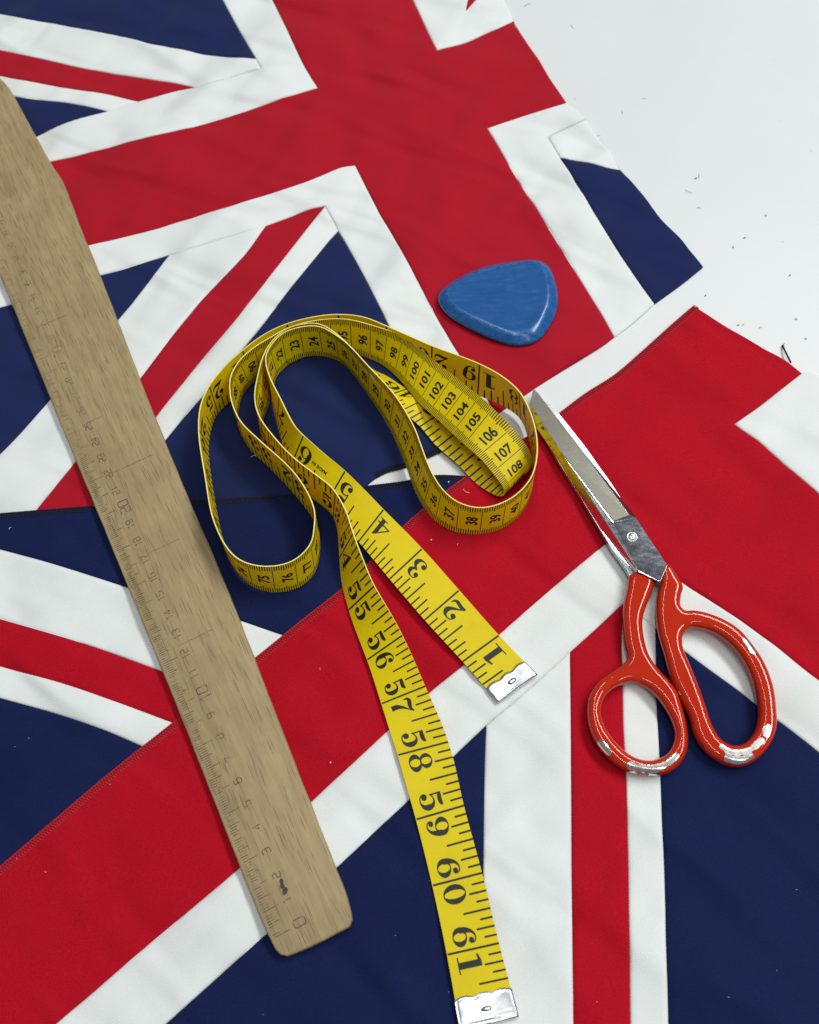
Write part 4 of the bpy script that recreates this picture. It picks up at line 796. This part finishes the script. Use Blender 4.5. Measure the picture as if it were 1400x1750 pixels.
big_o = [(1128, 994), (1122, 1025), (1121, 1053), (1125, 1083), (1136, 1123), (1147, 1162), (1163, 1196), (1178.6, 1228), (1185, 1253), (1196, 1274), (1213, 1292), (1238, 1307), (1259, 1311), (1281, 1306), (1302, 1291), (1319, 1268), (1327, 1243), (1326, 1208), (1321, 1174), (1307, 1136), (1288, 1106), (1264, 1078), (1238.6, 1061), (1209, 1049), (1184, 1044), (1170, 1044), (1163, 1036), (1163.6, 1020), (1167, 1004), (1158.6, 986), (1141, 964), (1128, 975)]
big_h = [(1166.6, 1088), (1173, 1078), (1184, 1074), (1201, 1076), (1221, 1083), (1244, 1099), (1264, 1121), (1281, 1152), (1292, 1188), (1295, 1208), (1295, 1229), (1288, 1253), (1273, 1270), (1259, 1274.6), (1244, 1272), (1230, 1262), (1216, 1238), (1206, 1208), (1194, 1174), (1178.6, 1136), (1169, 1114), (1166, 1100)]
sm_o = [(1076, 984), (1071, 1006), (1065, 1036), (1064, 1057), (1068, 1103), (1072, 1120), (1070, 1130), (1060, 1139), (1039, 1153), (1020, 1168), (1006, 1191), (1003, 1215), (1006, 1242), (1018, 1270), (1039, 1296), (1062, 1314), (1087, 1323), (1113, 1326), (1137, 1323), (1158, 1311), (1172, 1290), (1176, 1266), (1172, 1233), (1165, 1207), (1157, 1183), (1144, 1165), (1125, 1144), (1110, 1122), (1102, 1098), (1098, 1067), (1100, 1051), (1110, 1023), (1118, 1000), (1117, 988), (1097, 978)]
sm_h = [(1027.5, 1215), (1033.5, 1194), (1047, 1179), (1065, 1170), (1083, 1168), (1104, 1176), (1122, 1191), (1137, 1212), (1147.5, 1233), (1153, 1254), (1150, 1272), (1140, 1288), (1122, 1298), (1104, 1300), (1083, 1294), (1062, 1279), (1044, 1258), (1032, 1237)]
h1 = handle('handle', big_o, big_h, .63, .27, .34, [([(1233, 1277), (1246, 1285), (1262, 1287), (1278, 1283), (1291, 1275), (1301, 1266)], .115), ([(1243, 1297), (1262, 1300), (1284, 1293)], .13), ([(1309, 1255), (1312, 1246)], .16), ([(1276, 1096), (1281, 1104), (1286, 1113)], .13)])
h1['label'] = 'larger oval finger loop in chipped orange enamel'
h2 = handle('handle', sm_o, sm_h, .58, .27, .33, [([(1076, 1308), (1092, 1313), (1110, 1314), (1128, 1311), (1142, 1303), (1154, 1292)], .15), ([(1080, 1320), (1086, 1322)], .08), ([(1114, 1323), (1122, 1323)], .09), ([(1026, 1268), (1033, 1277), (1040, 1285)], .12), ([(1161, 1182), (1166, 1196)], .11)])
h2['label'] = 'smaller round thumb loop in chipped orange enamel'
# steel
def steel(name, col, rough, aniso=0.0, nscale=(60, 900, 60)):
    m, nt, b = new_mat(name); b.inputs['Metallic'].default_value = 1
    tc = nt.nodes.new('ShaderNodeTexCoord'); mp_ = nt.nodes.new('ShaderNodeMapping'); mp_.inputs['Rotation'].default_value = (0, 0, -.95); mp_.inputs['Scale'].default_value = nscale
    L(nt, tc.outputs['Object'], mp_.inputs[0]); n1 = N(nt, 'ShaderNodeTexNoise', Scale=2.0, Detail=4.0, Roughness=.6); L(nt, mp_.outputs[0], n1.inputs['Vector'])
    n2 = N(nt, 'ShaderNodeTexNoise', Scale=160.0, Detail=5.0, Roughness=.7); L(nt, tc.outputs['Object'], n2.inputs['Vector'])
    mxn = N(nt, 'ShaderNodeMath', operation='MULTIPLY'); L(nt, n1.outputs[0], mxn.inputs[0]); L(nt, n2.outputs[0], mxn.inputs[1])
    r = ramp(nt, mxn.outputs[0], [(.12, tuple(c * .88 for c in col)), (.42, tuple(min(1, c * 1.12) for c in col))]); L(nt, r.outputs[0], b.inputs['Base Color'])
    rr = ramp(nt, mxn.outputs[0], [(.12, (rough * .75,) * 3), (.42, (rough * 1.3,) * 3)]); L(nt, rr.outputs[0], b.inputs['Roughness'])
    bp = N(nt, 'ShaderNodeBump', Strength=.12, Distance=.0002); L(nt, n1.outputs[0], bp.inputs['Height']); L(nt, bp.outputs[0], b.inputs['Normal'])
    return m
M_flat = steel('ground_steel', (.165, .156, .132), .42); M_chrome = steel('polished_steel', (.20, .21, .235), .15, nscale=(120, 300, 60)); M_satin = steel('satin_steel', (.60, .61, .64), .34); M_bright = steel('bright_steel', (.82, .83, .86), .12)  # polished steel: a dark reflection is put into its base colour
# upper blade: hollow-ground flat, thick shoulder with the pivot, mirror bevel on the left
zt, zf = 1.02, .97
B_ = {'T': (911.5, 664.5, .80), 'L0': (905.5, 688.5, .82), 'M': (960, 773, .93), 'N': (1049, 890, zf), 'Qf': (1076, 880, zf), 'R1': (994, 768, .90), 'R0': (919, 671, .80),
      'N2': (1048.5, 892, zt), 'Q2': (1087, 884.5, zt), 'Sx': (1141, 966, zt), 'U': (1128.6, 995, zt), 'V': (1091, 976.5, zt), 'M2': (960, 774.5, .955), 'K': (1041, 899.5, zt), 'K1': (1000, 836, .99),
      'b0': (907, 691, .60), 'b1': (919, 734, .60), 'b2': (946.6, 774, .60), 'b3': (976, 822, .60), 'b4': (996, 854, .60), 'b5': (1027, 904, .60), 'b6': (1060, 951, .60), 'b7': (1087, 980, .62),
      'lt': (911.5, 665.5, .60), 'lr0': (919.5, 672, .60), 'lr1': (994.5, 769, .60), 'lq': (1090, 887, .60), 'ls': (1143, 969, .62), 'lu': (1128, 1001, .62), 'm1': (928, 724, .87)}
BK = list(B_); BV = [P(*B_[k]) for k in BK]; ix = {k: i for i, k in enumerate(BK)}
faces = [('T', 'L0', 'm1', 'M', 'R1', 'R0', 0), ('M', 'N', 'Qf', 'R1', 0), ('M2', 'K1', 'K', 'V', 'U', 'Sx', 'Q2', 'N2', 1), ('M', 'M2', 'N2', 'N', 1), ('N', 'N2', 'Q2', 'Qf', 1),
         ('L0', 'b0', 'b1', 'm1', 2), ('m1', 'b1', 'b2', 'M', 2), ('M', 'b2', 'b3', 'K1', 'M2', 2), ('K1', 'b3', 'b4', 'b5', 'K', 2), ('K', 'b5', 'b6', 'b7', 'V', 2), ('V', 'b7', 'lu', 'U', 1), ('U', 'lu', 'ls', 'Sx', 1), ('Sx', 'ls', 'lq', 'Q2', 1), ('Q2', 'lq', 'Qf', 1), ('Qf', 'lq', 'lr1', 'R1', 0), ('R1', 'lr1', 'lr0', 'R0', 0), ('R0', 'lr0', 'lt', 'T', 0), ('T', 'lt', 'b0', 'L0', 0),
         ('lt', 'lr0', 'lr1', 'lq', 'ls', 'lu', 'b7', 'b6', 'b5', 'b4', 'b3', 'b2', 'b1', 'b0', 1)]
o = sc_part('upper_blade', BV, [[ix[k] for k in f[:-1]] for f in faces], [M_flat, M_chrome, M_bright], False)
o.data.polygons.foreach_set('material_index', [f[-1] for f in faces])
bm = bmesh.new(); bm.from_mesh(o.data); bmesh.ops.recalc_face_normals(bm, faces=bm.faces[:])
nm = lambda a, b: bm.edges.get((bm.verts[ix[a]], bm.verts[ix[b]])); bm.verts.ensure_lookup_table()
edg = [nm(*e) for e in (('M2', 'K1'), ('K1', 'K'), ('K', 'V'), ('V', 'U'), ('U', 'Sx'), ('Sx', 'Q2'), ('Q2', 'N2'), ('N2', 'M2'), ('L0', 'm1'), ('m1', 'M'), ('R1', 'Qf'))]
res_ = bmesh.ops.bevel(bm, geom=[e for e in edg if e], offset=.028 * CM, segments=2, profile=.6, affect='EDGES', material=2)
bm.to_mesh(o.data); bm.free()
rgt = [(915, 667), (956, 707), (1000, 763), (1044, 825), (1079, 879), (1102, 915)]; inn_ = [(911, 672), (940, 712), (982, 770), (1025, 832), (1060, 888), (1084, 924)]
lft = [(1117, 992), (1098, 984), (1077, 985), (1066, 966), (1047, 940), (1026, 906), (990, 846), (955, 790), (930, 745), (908, 692)]
LT = [P(*p, .50) for p in rgt] + [P(*p, .59) for p in inn_] + [P(*p, .585) for p in lft]; nr = len(rgt); nl = len(lft); n = len(LT)
loop = list(range(nr)) + list(range(2 * nr, n)); mb = MB()
F = [[i, i + 1, nr + i + 1, nr + i] for i in range(nr - 1)] + [[nr + i for i in range(nr)] + list(range(2 * nr, n)), [0, nr, n - 1], [nr - 1, 2 * nr, 2 * nr - 1]]
F += [[loop[i], loop[(i + 1) % len(loop)], n + (i + 1) % len(loop), n + i] for i in range(len(loop))] + [[n + i for i in range(len(loop))]]
mb.add(LT + [LT[i] * [1, 1, 0] + [0, 0, .30] for i in loop], F)
o = sc_part('lower_blade', mb.V, mb.F, M_satin, False)
bm = bmesh.new(); bm.from_mesh(o.data); bmesh.ops.recalc_face_normals(bm, faces=bm.faces[:])
bmesh.ops.bevel(bm, geom=[e for e in bm.edges if all(v.co.z > .005 for v in e.verts)], offset=.012 * CM, segments=1, affect='EDGES'); bm.to_mesh(o.data); bm.free()
# pivot screw: countersunk ring, domed head, slot
c0 = P(1080.5, 917.5, zt); mb = MB(); n = 32
prof_ = [(.245, .004), (.235, .02), (.20, .028), (.185, .006), (.175, .004), (.15, .045), (.10, .065), (.0, .072)]
V = []; F = []
for r_, z in prof_:
    for i in range(n):
        a = 2 * math.pi * i / n; x, y = r_ * math.cos(a), r_ * math.sin(a); sl = .05 if abs(x * .5 + y * .86) < .032 and r_ < .16 else 0; V.append(c0 + [x, y, z - sl])
for r_ in range(len(prof_) - 1):
    for i in range(n): F.append([r_ * n + i, r_ * n + (i + 1) % n, (r_ + 1) * n + (i + 1) % n, (r_ + 1) * n + i])
sc_part('pivot_screw', V, F, steel('screw_steel', (.55, .55, .55), .2))

# ------------------------------------------------------------------ loose thread and lint
pts = [P(1338, 590, .05), P(1341, 598, .16), P(1346, 608, .22), P(1352, 620, .16)]
mb = MB(); mb.tube(catmull(pts, 6), .045, 7); mb.tube(catmull([P(1335, 592, .04), P(1338, 590, .08), P(1341, 587, .05)], 5), .014, 5)
at = P(1345, 605); o = mesh_obj('loose_thread', mb.V, mb.F, M_black_thread, None, True, at); o['label'] = 'short black thread end on the white table beside the red cloth'; o['category'] = 'thread'
def bit(mb, p, l, r, a, bend=.3):
    p = np.asarray(p, float); d = np.array([math.cos(a), math.sin(a), 0]); q = np.array([-d[1], d[0], 0])
    mb.tube([p - d * l / 2, p + q * l * bend * .3 + [0, 0, r], p + d * l / 2], r, 4)
rnd = random.Random(21); mb = MB()
for px, py, l in [(902, 8, .5), (978, 45, .35), (1022, 233, .35), (1177, 327, .4), (1253, 422, .1), (1273, 406, .12), (1309, 368, .08), (1377, 579, .1), (1270, 554, .16), (1262, 555, .1), (1361, 545, .12), (1101, 168, .2), (1063, 192, .2), (1195, 355, .25), (1300, 560, .2), (1190, 305, .15), (1195, 300, .3), (1206, 505, .12), (1350, 470, .1)]:
    bit(mb, P(px, py, .02), l, .010 if l > .15 else .022, rnd.uniform(0, 3.1), rnd.uniform(-1, 1))
for i in range(8): bit(mb, P(rnd.uniform(900, 1390), rnd.uniform(-40, 560), .012), rnd.uniform(.04, .16), rnd.uniform(.003, .006), rnd.uniform(0, 3.1))
o = mesh_obj('lint', mb.V, mb.F, M_lint_dark, None, True, (0, 0, 0)); o['kind'] = 'stuff'; o['label'] = 'dark lint specks scattered on the bare white table'; o['category'] = 'lint'
mb = MB()
for px, py, l in [(17, 903, .14), (737, 923, .06), (434, 780, .3), (797, 839, .35), (565, 1303, .05), (767, 824, .08), (672, 707, .05), (560, 850, .05)]:
    p = P(px, py, .27); bit(mb, p, l, .013 if l > .08 else .028, rnd.uniform(0, 3.1), .6)
for i in range(24):
    px, py = rnd.uniform(20, 1380), rnd.uniform(880, 1740); p = P(px, py, 0); bit(mb, [p[0], p[1], .30], rnd.uniform(.03, .1), rnd.uniform(.004, .008), rnd.uniform(0, 3.1))
o = mesh_obj('lint', mb.V, mb.F, M_lint_white, None, True, (0, 0, 0)); o['kind'] = 'stuff'; o['label'] = 'white lint specks scattered over the lower flag panel'; o['category'] = 'lint'
